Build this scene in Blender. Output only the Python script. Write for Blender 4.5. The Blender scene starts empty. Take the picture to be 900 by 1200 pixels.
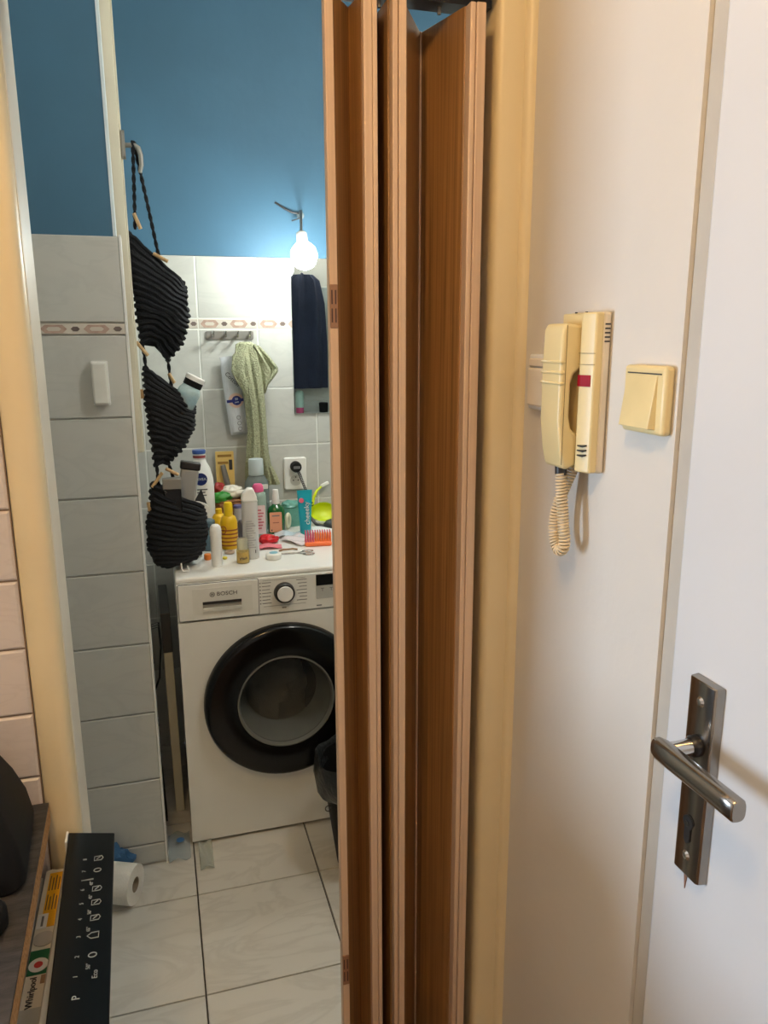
import bpy, math, random
from mathutils import Matrix, Vector, noise
random.seed(7)
sc = bpy.context.scene
COL = sc.collection
PI = math.pi

# ------------------------------------------------------------------ camera
F_PX, PITCH, YAW, ROLL, CAM_H = 898.0, math.radians(12.82), math.radians(16.43), math.radians(-.25), 1.52
fw = Vector((math.sin(YAW)*math.cos(PITCH), math.cos(YAW)*math.cos(PITCH), -math.sin(PITCH)))
r0 = Vector((math.cos(YAW), -math.sin(YAW), 0)); u0 = r0.cross(fw)
rt = r0*math.cos(ROLL)+u0*math.sin(ROLL); up = u0*math.cos(ROLL)-r0*math.sin(ROLL)
cd = bpy.data.cameras.new('camera'); cam = bpy.data.objects.new('camera', cd); COL.objects.link(cam)
cd.sensor_fit = 'VERTICAL'; cd.sensor_height = 36.0; cd.lens = 36.0*F_PX/1200.0
cd.clip_start = 0.02; cd.clip_end = 60
cam.matrix_world = Matrix(((rt.x, up.x, -fw.x, 0), (rt.y, up.y, -fw.y, 0), (rt.z, up.z, -fw.z, CAM_H), (0, 0, 0, 1)))
sc.camera = cam

# ------------------------------------------------------------------ light, sky, exposure
w = bpy.data.worlds.new('sky'); sc.world = w; w.use_nodes = True
w.node_tree.nodes['Background'].inputs[0].default_value = (.55, .72, 1, 1)
w.node_tree.nodes['Background'].inputs[1].default_value = 1.0
def area(name, loc, rot, sx, sy, energy, color):
    l = bpy.data.lights.new(name, 'AREA'); l.shape = 'RECTANGLE'; l.size = sx; l.size_y = sy
    l.energy = energy; l.color = color
    o = bpy.data.objects.new(name, l); COL.objects.link(o); o.location = loc; o.rotation_euler = rot
    return o
# daylight falling in through the kitchen window, which stands in the left wall of the hall
area('kitchen_window_daylight', (-2.36, 1.37, 1.20), (0, -PI/2, 0), .80, .30, 50, (.62, .79, 1.0))
HALL_LAMP = 140.0        # strengths of the two lamps' glowing glass
BATH_BULB = 120.0
BATH_LAMP = 98.0
vs = sc.view_settings
vs.view_transform = 'Standard'; vs.look = 'None'; vs.exposure = 0.25; vs.gamma = 1.0; vs.use_curve_mapping = False

# ------------------------------------------------------------------ materials
def lin(c):
    def f(v):
        v /= 255.0
        return v/12.92 if v <= .04045 else ((v+.055)/1.055)**2.4
    return (f(c[0]), f(c[1]), f(c[2]), 1)
MATS = {}
def pm(name, rgb, rough=.5, metal=0., var=.06, scale=12., bump=0., bscale=None, stretch=None, spec=.5, coat=0., emit=0., rgb2=None, detail=4):
    if name in MATS: return MATS[name]
    m = bpy.data.materials.new(name); m.use_nodes = True; nt = m.node_tree; N = nt.nodes; L = nt.links
    b = N['Principled BSDF']
    b.inputs['Roughness'].default_value = rough; b.inputs['Metallic'].default_value = metal
    b.inputs['Specular IOR Level'].default_value = spec; b.inputs['Coat Weight'].default_value = coat
    tc = N.new('ShaderNodeTexCoord'); mp = N.new('ShaderNodeMapping'); L.new(tc.outputs['Object'], mp.inputs[0])
    if stretch: mp.inputs['Scale'].default_value = stretch
    nz = N.new('ShaderNodeTexNoise'); nz.inputs['Scale'].default_value = scale; nz.inputs['Detail'].default_value = detail
    L.new(mp.outputs[0], nz.inputs['Vector'])
    rp = N.new('ShaderNodeValToRGB'); c = lin(rgb)
    if rgb2: c2 = lin(rgb2)
    else: c2 = tuple(min(1, v*(1+var)) for v in c[:3])+(1,)
    c1 = c if rgb2 else tuple(v*(1-var) for v in c[:3])+(1,)
    rp.color_ramp.elements[0].color = c1; rp.color_ramp.elements[1].color = c2
    rp.color_ramp.elements[0].position = .33; rp.color_ramp.elements[1].position = .67
    L.new(nz.outputs['Fac'], rp.inputs[0]); L.new(rp.outputs[0], b.inputs['Base Color'])
    if bump:
        n2 = N.new('ShaderNodeTexNoise'); n2.inputs['Scale'].default_value = bscale or scale*4; n2.inputs['Detail'].default_value = 3
        L.new(mp.outputs[0], n2.inputs['Vector'])
        bp = N.new('ShaderNodeBump'); bp.inputs['Strength'].default_value = bump; bp.inputs['Distance'].default_value = .01
        L.new(n2.outputs['Fac'], bp.inputs['Height']); L.new(bp.outputs[0], b.inputs['Normal'])
    if emit:
        b.inputs['Emission Color'].default_value = c; b.inputs['Emission Strength'].default_value = emit
    MATS[name] = m
    return m
def clear(name, rgb, mix=.3, rough=.08):
    """tinted see-through plastic or glass: transparent mixed with a glossy coloured body"""
    if name in MATS: return MATS[name]
    m = bpy.data.materials.new(name); m.use_nodes = True; nt = m.node_tree; N = nt.nodes; L = nt.links
    b = N['Principled BSDF']; b.inputs['Base Color'].default_value = lin(rgb); b.inputs['Roughness'].default_value = rough
    tr = N.new('ShaderNodeBsdfTransparent'); tr.inputs[0].default_value = lin(rgb)
    nz = N.new('ShaderNodeTexNoise'); nz.inputs['Scale'].default_value = 15
    mr = N.new('ShaderNodeMapRange'); mr.inputs[3].default_value = mix*.85; mr.inputs[4].default_value = min(1, mix*1.15)
    L.new(nz.outputs['Fac'], mr.inputs[0])
    mx = N.new('ShaderNodeMixShader'); L.new(mr.outputs[0], mx.inputs[0])
    L.new(tr.outputs[0], mx.inputs[1]); L.new(b.outputs[0], mx.inputs[2])
    L.new(mx.outputs[0], N['Material Output'].inputs[0])
    MATS[name] = m
    return m
def marble(name, base, vein, rough=.22, scale=5., amt=.5, seed_by_object=True):
    if name in MATS: return MATS[name]
    m = bpy.data.materials.new(name); m.use_nodes = True; nt = m.node_tree; N = nt.nodes; L = nt.links
    b = N['Principled BSDF']; b.inputs['Roughness'].default_value = rough
    tc = N.new('ShaderNodeTexCoord'); oi = N.new('ShaderNodeObjectInfo'); ad = N.new('ShaderNodeVectorMath'); ad.operation = 'MULTIPLY_ADD'
    cb = N.new('ShaderNodeCombineXYZ')
    for i in range(3): L.new(oi.outputs['Random'], cb.inputs[i])
    ad.inputs[1].default_value = (17, 23, 31); L.new(cb.outputs[0], ad.inputs[0]); L.new(tc.outputs['Object'], ad.inputs[2])
    nz = N.new('ShaderNodeTexNoise'); nz.inputs['Scale'].default_value = scale; nz.inputs['Detail'].default_value = 8; nz.inputs['Distortion'].default_value = 1.6
    mp = N.new('ShaderNodeMapping'); mp.inputs['Rotation'].default_value = (.4, .5, .6); mp.inputs['Scale'].default_value = (1, 2.6, 2.6)
    L.new(ad.outputs[0], mp.inputs[0]); L.new(mp.outputs[0], nz.inputs['Vector'])
    rp = N.new('ShaderNodeValToRGB'); e = rp.color_ramp.elements
    b0, v0 = lin(base), lin(vein); mid = tuple(b0[i]*(1-amt)+v0[i]*amt for i in range(3))+(1,)
    e[0].color = b0; e[0].position = .46; e[1].color = b0; e[1].position = .60
    k = e.new(.52); k.color = mid
    L.new(nz.outputs['Fac'], rp.inputs[0]); L.new(rp.outputs[0], b.inputs['Base Color'])
    MATS[name] = m
    return m
def wood(name, dark, light, rough=.35, scale=1., axis_stretch=(60, 60, 1.2)):
    if name in MATS: return MATS[name]
    m = bpy.data.materials.new(name); m.use_nodes = True; nt = m.node_tree; N = nt.nodes; L = nt.links
    b = N['Principled BSDF']; b.inputs['Roughness'].default_value = rough
    tc = N.new('ShaderNodeTexCoord'); mp = N.new('ShaderNodeMapping'); mp.inputs['Scale'].default_value = axis_stretch
    nz = N.new('ShaderNodeTexNoise'); nz.inputs['Scale'].default_value = 2.4*scale; nz.inputs['Detail'].default_value = 6; nz.inputs['Distortion'].default_value = .3
    L.new(tc.outputs['Object'], mp.inputs[0]); L.new(mp.outputs[0], nz.inputs['Vector'])
    rp = N.new('ShaderNodeValToRGB'); e = rp.color_ramp.elements
    e[0].color = lin(dark); e[0].position = .3; e[1].color = lin(light); e[1].position = .7
    L.new(nz.outputs['Fac'], rp.inputs[0]); L.new(rp.outputs[0], b.inputs['Base Color'])
    MATS[name] = m
    return m

M_wall = pm('hall wall paint', (212, 206, 195), .55, var=.025, scale=3, bump=.10, bscale=40)
M_wallk = pm('kitchen plain paint', (222, 214, 204), .7, var=.02)
M_ceil = pm('ceiling paint', (235, 232, 226), .8, var=.02)
M_beige = pm('cream jamb gloss paint', (220, 204, 166), .38, var=.04, scale=5, bump=.08, bscale=30)
M_reveal = pm('ivory jamb edge paint', (222, 216, 200), .3, var=.03)
M_blue = pm('blue bathroom paint', (64, 107, 134), .6, var=.06, scale=4, bump=.1, bscale=25)
M_grout = pm('pale grout', (206, 205, 198), .85, var=.06, scale=40)
M_fgrout = pm('dark floor grout', (72, 66, 60), .9, var=.1, scale=40)
M_kgrout = pm('brown kitchen grout', (150, 128, 108), .9, var=.08, scale=40)
M_tile = marble('grey white bathroom tile', (196, 197, 191), (172, 174, 170), .2, 4.5, .22)
M_ftile = marble('marbled floor tile', (208, 204, 195), (172, 166, 156), .3, 3.2, .3)
M_ktile = marble('pinkish kitchen tile', (206, 196, 190), (190, 178, 172), .3, 9, .3)
M_btile = pm('border tile cream', (205, 198, 186), .3, var=.05)
M_motif = pm('border motif rose brown', (168, 140, 126), .35, rgb2=(190, 164, 148), scale=60)
M_motifd = pm('border motif dark', (110, 96, 90), .35, var=.1, scale=60)
M_hallfloor = wood('hall laminate', (120, 90, 62), (150, 116, 84), .4, 1, (1.5, 30, 30))
M_wood = wood('bifold wood veneer', (120, 87, 50), (166, 123, 76), .36, 1, (75, 75, 1.0))
M_edge = wood('bifold edge strip', (196, 166, 138), (211, 183, 155), .36, .8, (60, 60, .8))
M_black = pm('black plastic', (20, 20, 22), .35, var=.1)
M_blackmat = pm('black matte plastic', (18, 18, 19), .6, var=.1, spec=.2)
M_white = pm('white plastic', (232, 232, 228), .35, var=.02)
M_cream = pm('aged cream plastic', (226, 206, 152), .38, var=.04, scale=6)
M_creamd = pm('cream plastic shadow gap', (120, 96, 52), .6, var=.1)
M_creamw = pm('pale cream plastic side', (226, 214, 192), .4, var=.04)
M_steel = pm('brushed dark steel', (150, 144, 136), .22, 1., var=.05, scale=30)
M_chrome = pm('chrome', (205, 203, 200), .14, 1., var=.03)
M_darkmetal = pm('dark metal', (70, 68, 66), .4, .8, var=.1)
M_alu = pm('grey aluminium', (150, 148, 142), .4, .7, var=.05)
M_enamel = pm('washing machine enamel', (222, 222, 216), .3, var=.015)
M_panelgrey = pm('machine panel grey', (202, 202, 196), .35, var=.02)
M_ink = pm('dark print', (50, 50, 52), .5, var=.05)
M_inkg = pm('grey print', (110, 110, 110), .5, var=.05)
M_inkw = pm('white print', (225, 230, 230), .5, var=.03)
M_inkp = pm('dim panel print', (150, 158, 160), .5, var=.03)
M_glossblack = pm('gloss black', (7, 7, 8), .16, var=.1, spec=.35)
M_rubber = pm('grey rubber gasket', (150, 150, 142), .5, var=.08)
M_rope = pm('navy black crochet rope', (8, 12, 20), .85, var=.25, scale=160, bump=.5, bscale=420)
M_toggle = wood('pale wooden toggle', (176, 140, 92), (206, 174, 124), .5)
M_frame = pm('cream window paint', (214, 208, 186), .4, var=.05, scale=6)

# ------------------------------------------------------------------ mesh helpers
class MB:
    def __init__(s): s.v = []; s.f = []
    def add(s, vs, fs, M=None):
        o = len(s.v)
        for p in vs:
            p = Vector(p); s.v.append(tuple(M @ p) if M else tuple(p))
        s.f += [tuple(i+o for i in f) for f in fs]
        return s
    def box(s, x0, x1, y0, y1, z0, z1, M=None):
        v = [(x, y, z) for z in (z0, z1) for y in (y0, y1) for x in (x0, x1)]
        return s.add(v, [(0, 2, 3, 1), (4, 5, 7, 6), (0, 1, 5, 4), (2, 6, 7, 3), (0, 4, 6, 2), (1, 3, 7, 5)], M)
    def prism(s, pts, a0, a1, M=None):
        """outline in the local x,z plane, pushed along y from a0 to a1"""
        n = len(pts)
        v = [(p[0], a0, p[1]) for p in pts]+[(p[0], a1, p[1]) for p in pts]
        f = [tuple(range(n)), tuple(range(2*n-1, n-1, -1))]+[(i, i+n, (i+1) % n+n, (i+1) % n) for i in range(n)]
        return s.add(v, f, M)
    def plan(s, pts, z0, z1, M=None):
        """outline in x,y raised from z0 to z1"""
        n = len(pts)
        v = [(p[0], p[1], z0) for p in pts]+[(p[0], p[1], z1) for p in pts]
        f = [tuple(range(n-1, -1, -1)), tuple(range(n, 2*n))]+[(i, (i+1) % n, (i+1) % n+n, i+n) for i in range(n)]
        return s.add(v, f, M)
    def lathe(s, prof, n=24, M=None, sx=1., sy=1.):
        """profile of (radius, z) turned about z; radius 0 closes the end"""
        v = []; rows = []
        for r, z in prof:
            if r <= 1e-6: rows.append([len(v)]); v.append((0, 0, z))
            else:
                rows.append(list(range(len(v), len(v)+n)))
                v += [(r*math.cos(2*PI*i/n)*sx, r*math.sin(2*PI*i/n)*sy, z) for i in range(n)]
        f = []
        for a, b in zip(rows, rows[1:]):
            for i in range(n):
                j = (i+1) % n
                if len(a) == 1 and len(b) == 1: continue
                if len(a) == 1: f.append((a[0], b[j], b[i]))
                elif len(b) == 1: f.append((a[i], a[j], b[0]))
                else: f.append((a[i], a[j], b[j], b[i]))
        return s.add(v, f, M)
    def loft(s, rings, cap=True, M=None):
        n = len(rings[0]); v = [p for r in rings for p in r]; f = []
        for k in range(len(rings)-1):
            for i in range(n):
                j = (i+1) % n
                f.append((k*n+i, k*n+j, (k+1)*n+j, (k+1)*n+i))
        if cap:
            f.append(tuple(range(n-1, -1, -1))); f.append(tuple(range((len(rings)-1)*n, len(rings)*n)))
        return s.add(v, f, M)
    def tube(s, path, r, n=8, closed=False, M=None):
        P = [Vector(p) for p in path]; m = len(P)
        rs = r if isinstance(r, (list, tuple)) else [r]*m
        rings = []; prev = None
        for i in range(m):
            if closed: t = (P[(i+1) % m]-P[i-1]).normalized()
            else: t = (P[min(i+1, m-1)]-P[max(i-1, 0)]).normalized()
            if prev is None:
                a = Vector((0, 0, 1)) if abs(t.z) < .9 else Vector((1, 0, 0))
                u = t.cross(a).normalized()
            else:
                u = (prev-t*prev.dot(t)); u = u.normalized() if u.length > 1e-6 else t.orthogonal().normalized()
            prev = u; b = t.cross(u)
            rings.append([tuple(P[i]+(u*math.cos(2*PI*k/n)+b*math.sin(2*PI*k/n))*rs[i]) for k in range(n)])
        if closed: rings.append(rings[0])
        return s.loft(rings, not closed, M)
    def grid(s, rows, M=None):
        n = len(rows[0]); v = [p for r in rows for p in r]
        f = [(k*n+i, k*n+i+1, (k+1)*n+i+1, (k+1)*n+i) for k in range(len(rows)-1) for i in range(n-1)]
        return s.add(v, f, M)
    def mesh(s, name, mat, smooth=False):
        me = bpy.data.meshes.new(name); me.from_pydata(s.v, [], s.f); me.validate(); me.materials.append(mat)
        import bmesh
        b = bmesh.new(); b.from_mesh(me); bmesh.ops.recalc_face_normals(b, faces=b.faces); b.to_mesh(me); b.free()
        if smooth:
            for p in me.polygons: p.use_smooth = True
            me.set_sharp_from_angle(angle=math.radians(40))
        return me
    def build(s, name, mat, parent=None, smooth=False, bevel=0., seg=2, loc=None, solid=0., sub=0):
        o = bpy.data.objects.new(name, s.mesh(name, mat, smooth)); COL.objects.link(o)
        if parent: o.parent = parent
        if loc: o.location = loc
        if sub:
            d = o.modifiers.new('sub', 'SUBSURF'); d.levels = sub; d.render_levels = sub
        if solid:
            d = o.modifiers.new('solid', 'SOLIDIFY'); d.thickness = solid; d.offset = 0
        if bevel:
            d = o.modifiers.new('bevel', 'BEVEL'); d.width = bevel; d.segments = seg; d.limit_method = 'ANGLE'; d.angle_limit = math.radians(40)
            for p in o.data.polygons: p.use_smooth = True
            o.data.set_sharp_from_angle(angle=math.radians(50))
        return o
def T(x=0, y=0, z=0): return Matrix.Translation((x, y, z))
def R(a, ax): return Matrix.Rotation(math.radians(a), 4, ax)
FRONT = R(90, 'X')          # turns a lathe so that its +z points to -y (towards the hall)
def tag(o, label, cat, group=None):
    o['label'] = label; o['category'] = cat
    if group: o['group'] = group
    return o
def thing(name, label, cat, loc=(0, 0, 0), rotz=0, group=None):
    o = bpy.data.objects.new(name, None); COL.objects.link(o); o.empty_display_size = .02
    o.location = loc; o.rotation_euler = (0, 0, math.radians(rotz))
    return tag(o, label, cat, group)
def struct(name, mb, mat, **k):
    o = mb.build(name, mat, **k); o['kind'] = 'structure'; return o
def text(name, s, size, mat, parent, M, extrude=.0003, align='CENTER', sx=1.):
    cu = bpy.data.curves.new(name, 'FONT'); cu.body = s; cu.size = size; cu.extrude = extrude; cu.align_x = align; cu.align_y = 'CENTER'; cu.resolution_u = 3
    t = bpy.data.objects.new(name, cu); COL.objects.link(t)
    dg = bpy.context.evaluated_depsgraph_get()
    me = bpy.data.meshes.new_from_object(t.evaluated_get(dg)); bpy.data.objects.remove(t); bpy.data.curves.remove(cu)
    me.transform(M @ Matrix.Diagonal((sx, 1, 1, 1))); me.materials.clear(); me.materials.append(mat)
    o = bpy.data.objects.new(name, me); COL.objects.link(o)
    if parent: o.parent = parent
    return o
def circle(r, n=24, cx=0, cz=0): return [(cx+r*math.cos(2*PI*i/n), cz+r*math.sin(2*PI*i/n)) for i in range(n)]
def rrect(x0, x1, z0, z1, r, n=4):
    p = []
    for cx, cz, a in ((x1-r, z0+r, -90), (x1-r, z1-r, 0), (x0+r, z1-r, 90), (x0+r, z0+r, 180)):
        for i in range(n+1):
            t = math.radians(a+90*i/n); p.append((cx+r*math.cos(t), cz+r*math.sin(t)))
    return p

# ------------------------------------------------------------------ the setting
YF, YB, XR, XJL, XJR = 1.15, 1.27, .575, -.159, .517      # door wall front/back, right wall, left/right jamb
YBACK, YPIER = 2.80, 2.104
struct('floor', MB().box(-2.4, .575, -1.3, YB, -.05, -.001), M_hallfloor)
bf = struct('floor_bathroom', MB().box(-.56, 1.5, YB, YBACK, -.05, -.008), M_fgrout)
struct('ceiling', MB().box(-2.4, .7, -1.3, 2.0, 2.65, 2.7), M_ceil)
struct('ceiling_bathroom', MB().box(-.56, 1.5, YB, 2.9, 2.72, 2.78), M_ceil)
struct('wall_right', MB().box(.575, .70, .754, YF+.10, 0, 2.65).box(.575, .70, -1.3, -.29, 0, 2.65).box(.575, .70, -.29, .754, 2.06, 2.65), M_wall)
struct('wall_behind', MB().box(-2.4, .70, -1.4, -1.3, 0, 2.65), M_wallk)
# left wall of the kitchen with its window opening
struct('wall_left_kitchen', MB().box(-2.5, -2.4, -1.3, 1.20, 0, 2.65).box(-2.5, -2.4, 1.54, 2.0, 0, 2.65).box(-2.5, -2.4, 1.20, 1.54, 0, .78).box(-2.5, -2.4, 1.20, 1.54, 1.62, 2.65), M_wallk)
struct('wall_alcove', MB().box(-2.4, -.60, 1.9, 2.0, 0, 2.65), M_wallk)
struct('wall_divider', MB().box(-.64, -.56, YB, 2.0, 0, 2.72), M_wallk)
kw = struct('window_1', MB().box(-2.46, -2.42, 1.20, 1.22, .78, 1.62).box(-2.46, -2.42, 1.52, 1.54, .78, 1.62).box(-2.46, -2.42, 1.22, 1.52, .78, .80).box(-2.46, -2.42, 1.22, 1.52, 1.60, 1.62), M_white)
MB().box(-2.443, -2.437, 1.22, 1.52, .80, 1.60).build('pane', clear('window glass', (240, 246, 250), .06), kw)
# wall that holds the bathroom doorway
wf = struct('wall_front', MB().box(-.64, -.225, YF+.008, YB, 0, 2.65).box(-.225, XJL-.012, YF+.03, YB, 0, 2.65).box(XJL-.012, XJR, YF+.02, YB, 2.04, 2.65).box(XJR, .575, YF+.02, YB, 2.04, 2.65).box(.575, 1.5, YB-.02, YB, 0, 2.72), M_wallk)
# left door jamb: rounded cream casing with an ivory inner edge
cas = [(-.2045, YF+.028), (-.2045, YF+.004), (-.2, YF), (-.176, YF-.002), (-.166, YF+.002), (-.161, YF+.010), (XJL, YF+.020), (XJL, YF+.030)]
struct('trim_1', MB().plan(cas, 0, 2.12), M_beige, smooth=True)
struct('trim_2', MB().plan([(XJL-.012, YF+.03), (XJL+.001, YF+.03), (XJL+.002, YF+.034), (XJL+.002, YB-.002), (XJL-.012, YB-.002)], 0, 2.04), M_reveal)
# right jamb
cas2 = [(XJR, YB), (XJR, YF+.012), (XJR+.003, YF+.004), (XJR+.010, YF), (.560, YF), (.563, YF-.006), (.568, YF-.010), (.575, YF-.011), (.575, YB)]
struct('trim_3', MB().plan(cas2, 0, 2.65), M_beige, smooth=True)
# kitchen tiles left of the casing
def tile_mesh(name, wx, wz, th, mat, ch=.0025):
    """tile in the x,z plane facing -y, origin at its lower left corner on the wall"""
    v = [(0, 0, 0), (wx, 0, 0), (wx, 0, wz), (0, 0, wz), (0, -th+ch, 0), (wx, -th+ch, 0), (wx, -th+ch, wz), (0, -th+ch, wz),
         (ch, -th, ch), (wx-ch, -th, ch), (wx-ch, -th, wz-ch), (ch, -th, wz-ch)]
    f = [(8, 9, 10, 11), (4, 5, 9, 8), (5, 6, 10, 9), (6, 7, 11, 10), (7, 4, 8, 11), (0, 1, 5, 4), (1, 2, 6, 5), (2, 3, 7, 6), (3, 0, 4, 7), (0, 3, 2, 1)]
    return MB().add(v, f).mesh(name, mat)
def put(name, me, loc, parent, rot=None):
    o = bpy.data.objects.new(name, me); COL.objects.link(o); o.location = loc; o.parent = parent
    if rot: o.rotation_euler = rot
    return o
wk = struct('wall_kitchen', MB().box(-.64, -.206, YF+.004, YF+.008, .60, 1.70), M_kgrout)
kt = tile_mesh('kitchen_tile', .1475, .1005, .007, M_ktile, .003)
for i in range(3):
    for k in range(-2, 9):
        z = .8745+k*.1035
        put('kitchen_tile', kt, (-.2075-.1475-i*.151, YF+.006, z), wk)
# bathroom shell
wb = struct('wall_back', MB().box(-.25, 1.5, YBACK-.0066, YBACK+.1, 0, 1.792), pm('white grout', (226, 228, 222), .7, var=.03))
struct('wall_back_upper', MB().box(-.25, 1.5, YBACK+.004, YBACK+.1, 1.795, 2.72), M_blue)
struct('wall_right_bathroom', MB().box(1.5, 1.6, YB-.02, YBACK+.1, 0, 2.72), M_tile)
struct('wall_left_bathroom', MB().box(-.56, -.50, YB, 2.105, 0, 2.72), M_tile)
struct('wall_niche', MB().box(-.26, -.17, 2.17, YBACK+.1, 0, 2.72), M_grout)
wp = struct('wall_left', MB().box(-.56, -.0605, YPIER, 2.17, 0, 1.766), M_grout)
struct('wall_left_upper', MB().box(-.56, -.074, YPIER+.001, 2.17, 1.766, 2.72), M_blue)
struct('trim_4', MB().box(-.074, -.067, YPIER-.0005, 2.17, 1.768, 2.72), pm('corner bead', (214, 226, 230), .4))
struct('trim_5', MB().box(-.0615, -.0565, YPIER-.0085, 2.17, 0, 1.770), M_white)
# tiles of the front facing pier
pt = tile_mesh('wall_tile', .2955, .2055, .008, M_tile)
pt2 = tile_mesh('wall_tile_low', .2955, .0590, .008, M_tile)
for i in range(1):
    x = -.0615-.2955-i*.2985
    put('wall_tile', pt, (x, YPIER, 1.5605), wp)
    for k in range(7):
        z = 1.3225-k*.2085
        put('wall_tile', pt, (x, YPIER, z), wp)
    put('wall_tile', pt2, (x, YPIER, .0095), wp)
bt = tile_mesh('border_tile', .2015, .0265, .008, M_btile, .0012)
def hexa(x0, x1, z0, z1, t): return [(x0, (z0+z1)/2), (x0+t, z0), (x1-t, z0), (x1, (z0+z1)/2), (x1-t, z1), (x0+t, z1)]
def motif(parent, x0, h, n, pitch):
    for i in range(n):
        a = x0+i*pitch
        MB().prism(hexa(a, a+pitch*.62, .003, h-.003, .011), -.0089, -.0075).build('motif', M_motif, parent)
        MB().prism(hexa(a+.014, a+pitch*.62-.014, h*.32, h*.68, .005), -.0093, -.0085).build('motif', M_btile, parent)
        MB().prism(hexa(a+pitch*.70, a+pitch*.92, h*.28, h*.72, .006), -.0089, -.0075).build('motif', M_motifd, parent)
for i in range(2):
    o = put('border_tile', bt, (-.0615-.2015-i*.2035, YPIER, 1.531), wp); motif(o, .002, .0265, 2, .1)
# tiles of the back wall
xs = [-.0445, .1595, .3635, .5675, .7715, .9755, 1.1795]
wt = tile_mesh('wall_tile', .2015, .2045, .008, M_tile)
bt2 = tile_mesh('border_tile', .2015, .0315, .008, M_btile, .0012)
for x in [-.2485]+xs:
    put('wall_tile', wt, (x, YBACK, 1.5885), wb)
    o = put('border_tile', bt2, (x, YBACK, 1.5535), wb); motif(o, .006, .0315, 2, .1)
    for k in range(6):
        put('wall_tile', wt, (x, YBACK, 1.3460-k*.2070), wb)
# the inside of the door wall, which only the mirror shows
ft = tile_mesh('wall_tile', .2015, .2045, .006, M_tile)
for i in range(4):
    for k in range(8):
        put('wall_tile', ft, (.575+.2015+i*.2045, YB, .140+k*.2070), wf, (0, 0, PI))
# bathroom floor tiles
flt = MB().add([(0, 0, -.008), (.342, 0, -.008), (.342, .347, -.008), (0, .347, -.008), (.001, .001, 0), (.341, .001, 0), (.341, .346, 0), (.001, .346, 0)],
               [(4, 5, 6, 7), (0, 1, 5, 4), (1, 2, 6, 5), (2, 3, 7, 6), (3, 0, 4, 7)]).mesh('floor_tile', M_ftile)
for i in range(-1, 4):
    for j in range(-1, 4):
        put('floor_tile', flt, (.0215+i*.345, 1.5795+j*.350, 0), bf)

# ------------------------------------------------------------------ niche window (open casement) with its handle
A, B = Vector((-.072, 2.185)), Vector((-.155, 2.74))
ang = math.degrees(math.atan2(B.y-A.y, B.x-A.x)); LW = (B-A).length
win = MB().box(0, .055, -.03, .012, 1.215, 2.58).box(LW-.055, LW, -.03, .012, 1.215, 2.58).box(.055, LW-.055, -.03, .012, 1.215, 1.275).box(.055, LW-.055, -.03, .012, 2.52, 2.58).box(.012, .018, -.036, -.03, 1.215, 2.58)
w1 = struct('window_2', win, M_frame, bevel=.003)
w1.location = (A.x, A.y, 0); w1.rotation_euler = (0, 0, math.radians(ang))
MB().box(.05, LW-.05, -.012, -.006, 1.27, 2.525).build('pane', pm('frosted pane', (196, 206, 204), .3, var=.05), w1)
struct('trim_6', MB().box(-.17, -.155, 2.17, 2.80, 1.15, 1.2), M_frame)
HB = T(-.036, 2.205, 2.0)
IW = (T(A.x, A.y, 0) @ R(ang, 'Z')).inverted() @ HB
hd = MB().prism(rrect(-.012, .012, -.034, .034, .010), -.0045, .0045, IW @ R(90, 'Z')).build('window_handle', M_alu, w1)
MB().tube([(.0, 0, .0), (.012, 0, 0), (.026, 0, .001), (.036, 0, -.006), (.041, 0, -.022), (.041, 0, -.045), (.036, 0, -.064)], [.006, .006, .0065, .007, .0065, .006, .005], 10, False, IW).build('lever', M_alu, hd, smooth=True)

# ------------------------------------------------------------------ hanging crochet organiser
org = thing('hanging_organiser', 'black crocheted organiser of three pouches hanging from the window handle', 'organiser', (-.012, 2.20, 2.0))
O = Vector(org.location)
def lerp(tab, t):
    for (a, p), (b, q) in zip(tab, tab[1:]):
        if t <= b:
            k = (t-a)/(b-a) if b > a else 0
            return [p[i]+(q[i]-p[i])*k for i in range(len(p))]
    return list(tab[-1][1])
def pouch(name, tab, rows, rope, depth, sag):
    """tab: t -> (xl, zl, xr, zr); rope rows stacked from the open top to the closed bottom"""
    mb = MB(); n = 28; rings = []
    for k in range(rows):
        t = k/(rows-1); xl, zl, xr, zr, d = lerp(tab, t)
        pts = []
        for i in range(n):
            a = 2*PI*i/n; c = math.cos(a)
            s_ = (c+1)/2
            sq = math.copysign(abs(math.sin(a))**.8, math.sin(a))
            x = xl+(xr-xl)*s_; z = zl+(zr-zl)*s_+sag*t*t*math.sin(PI*s_)*(1 if t > .3 else t/.3)
            y = 2.235+.055*s_+sq*d*depth
            x += .003*math.sin(7*a+k*1.3); z += .0016*math.sin(5*a+k)
            pts.append(Vector((x, y, z))-O)
        rings.append(pts)
        mb.tube([tuple(p) for p in pts], rope, 6, True)
    mb.loft([[tuple(p) for p in r] for r in rings], False)
    cl = rings[-1]; c0 = sum((p for p in cl), Vector())/n
    mb.add([tuple(p) for p in cl]+[tuple(c0)], [(i, (i+1) % n, n) for i in range(n)])
    # side seam of stitches
    return mb.build(name, M_rope, org, smooth=True)
P1 = pouch('pouch', [(0, (-.042, 1.792, .096, 1.668, .25)), (.18, (-.047, 1.735, .1, 1.640, .7)), (.4, (-.042, 1.672, .103, 1.588, 1)), (.62, (-.035, 1.612, .096, 1.540, 1)), (.82, (-.030, 1.555, .076, 1.500, .7)), (1, (-.029, 1.505, .042, 1.458, .3))], 15, .0064, .050, .035)
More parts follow.
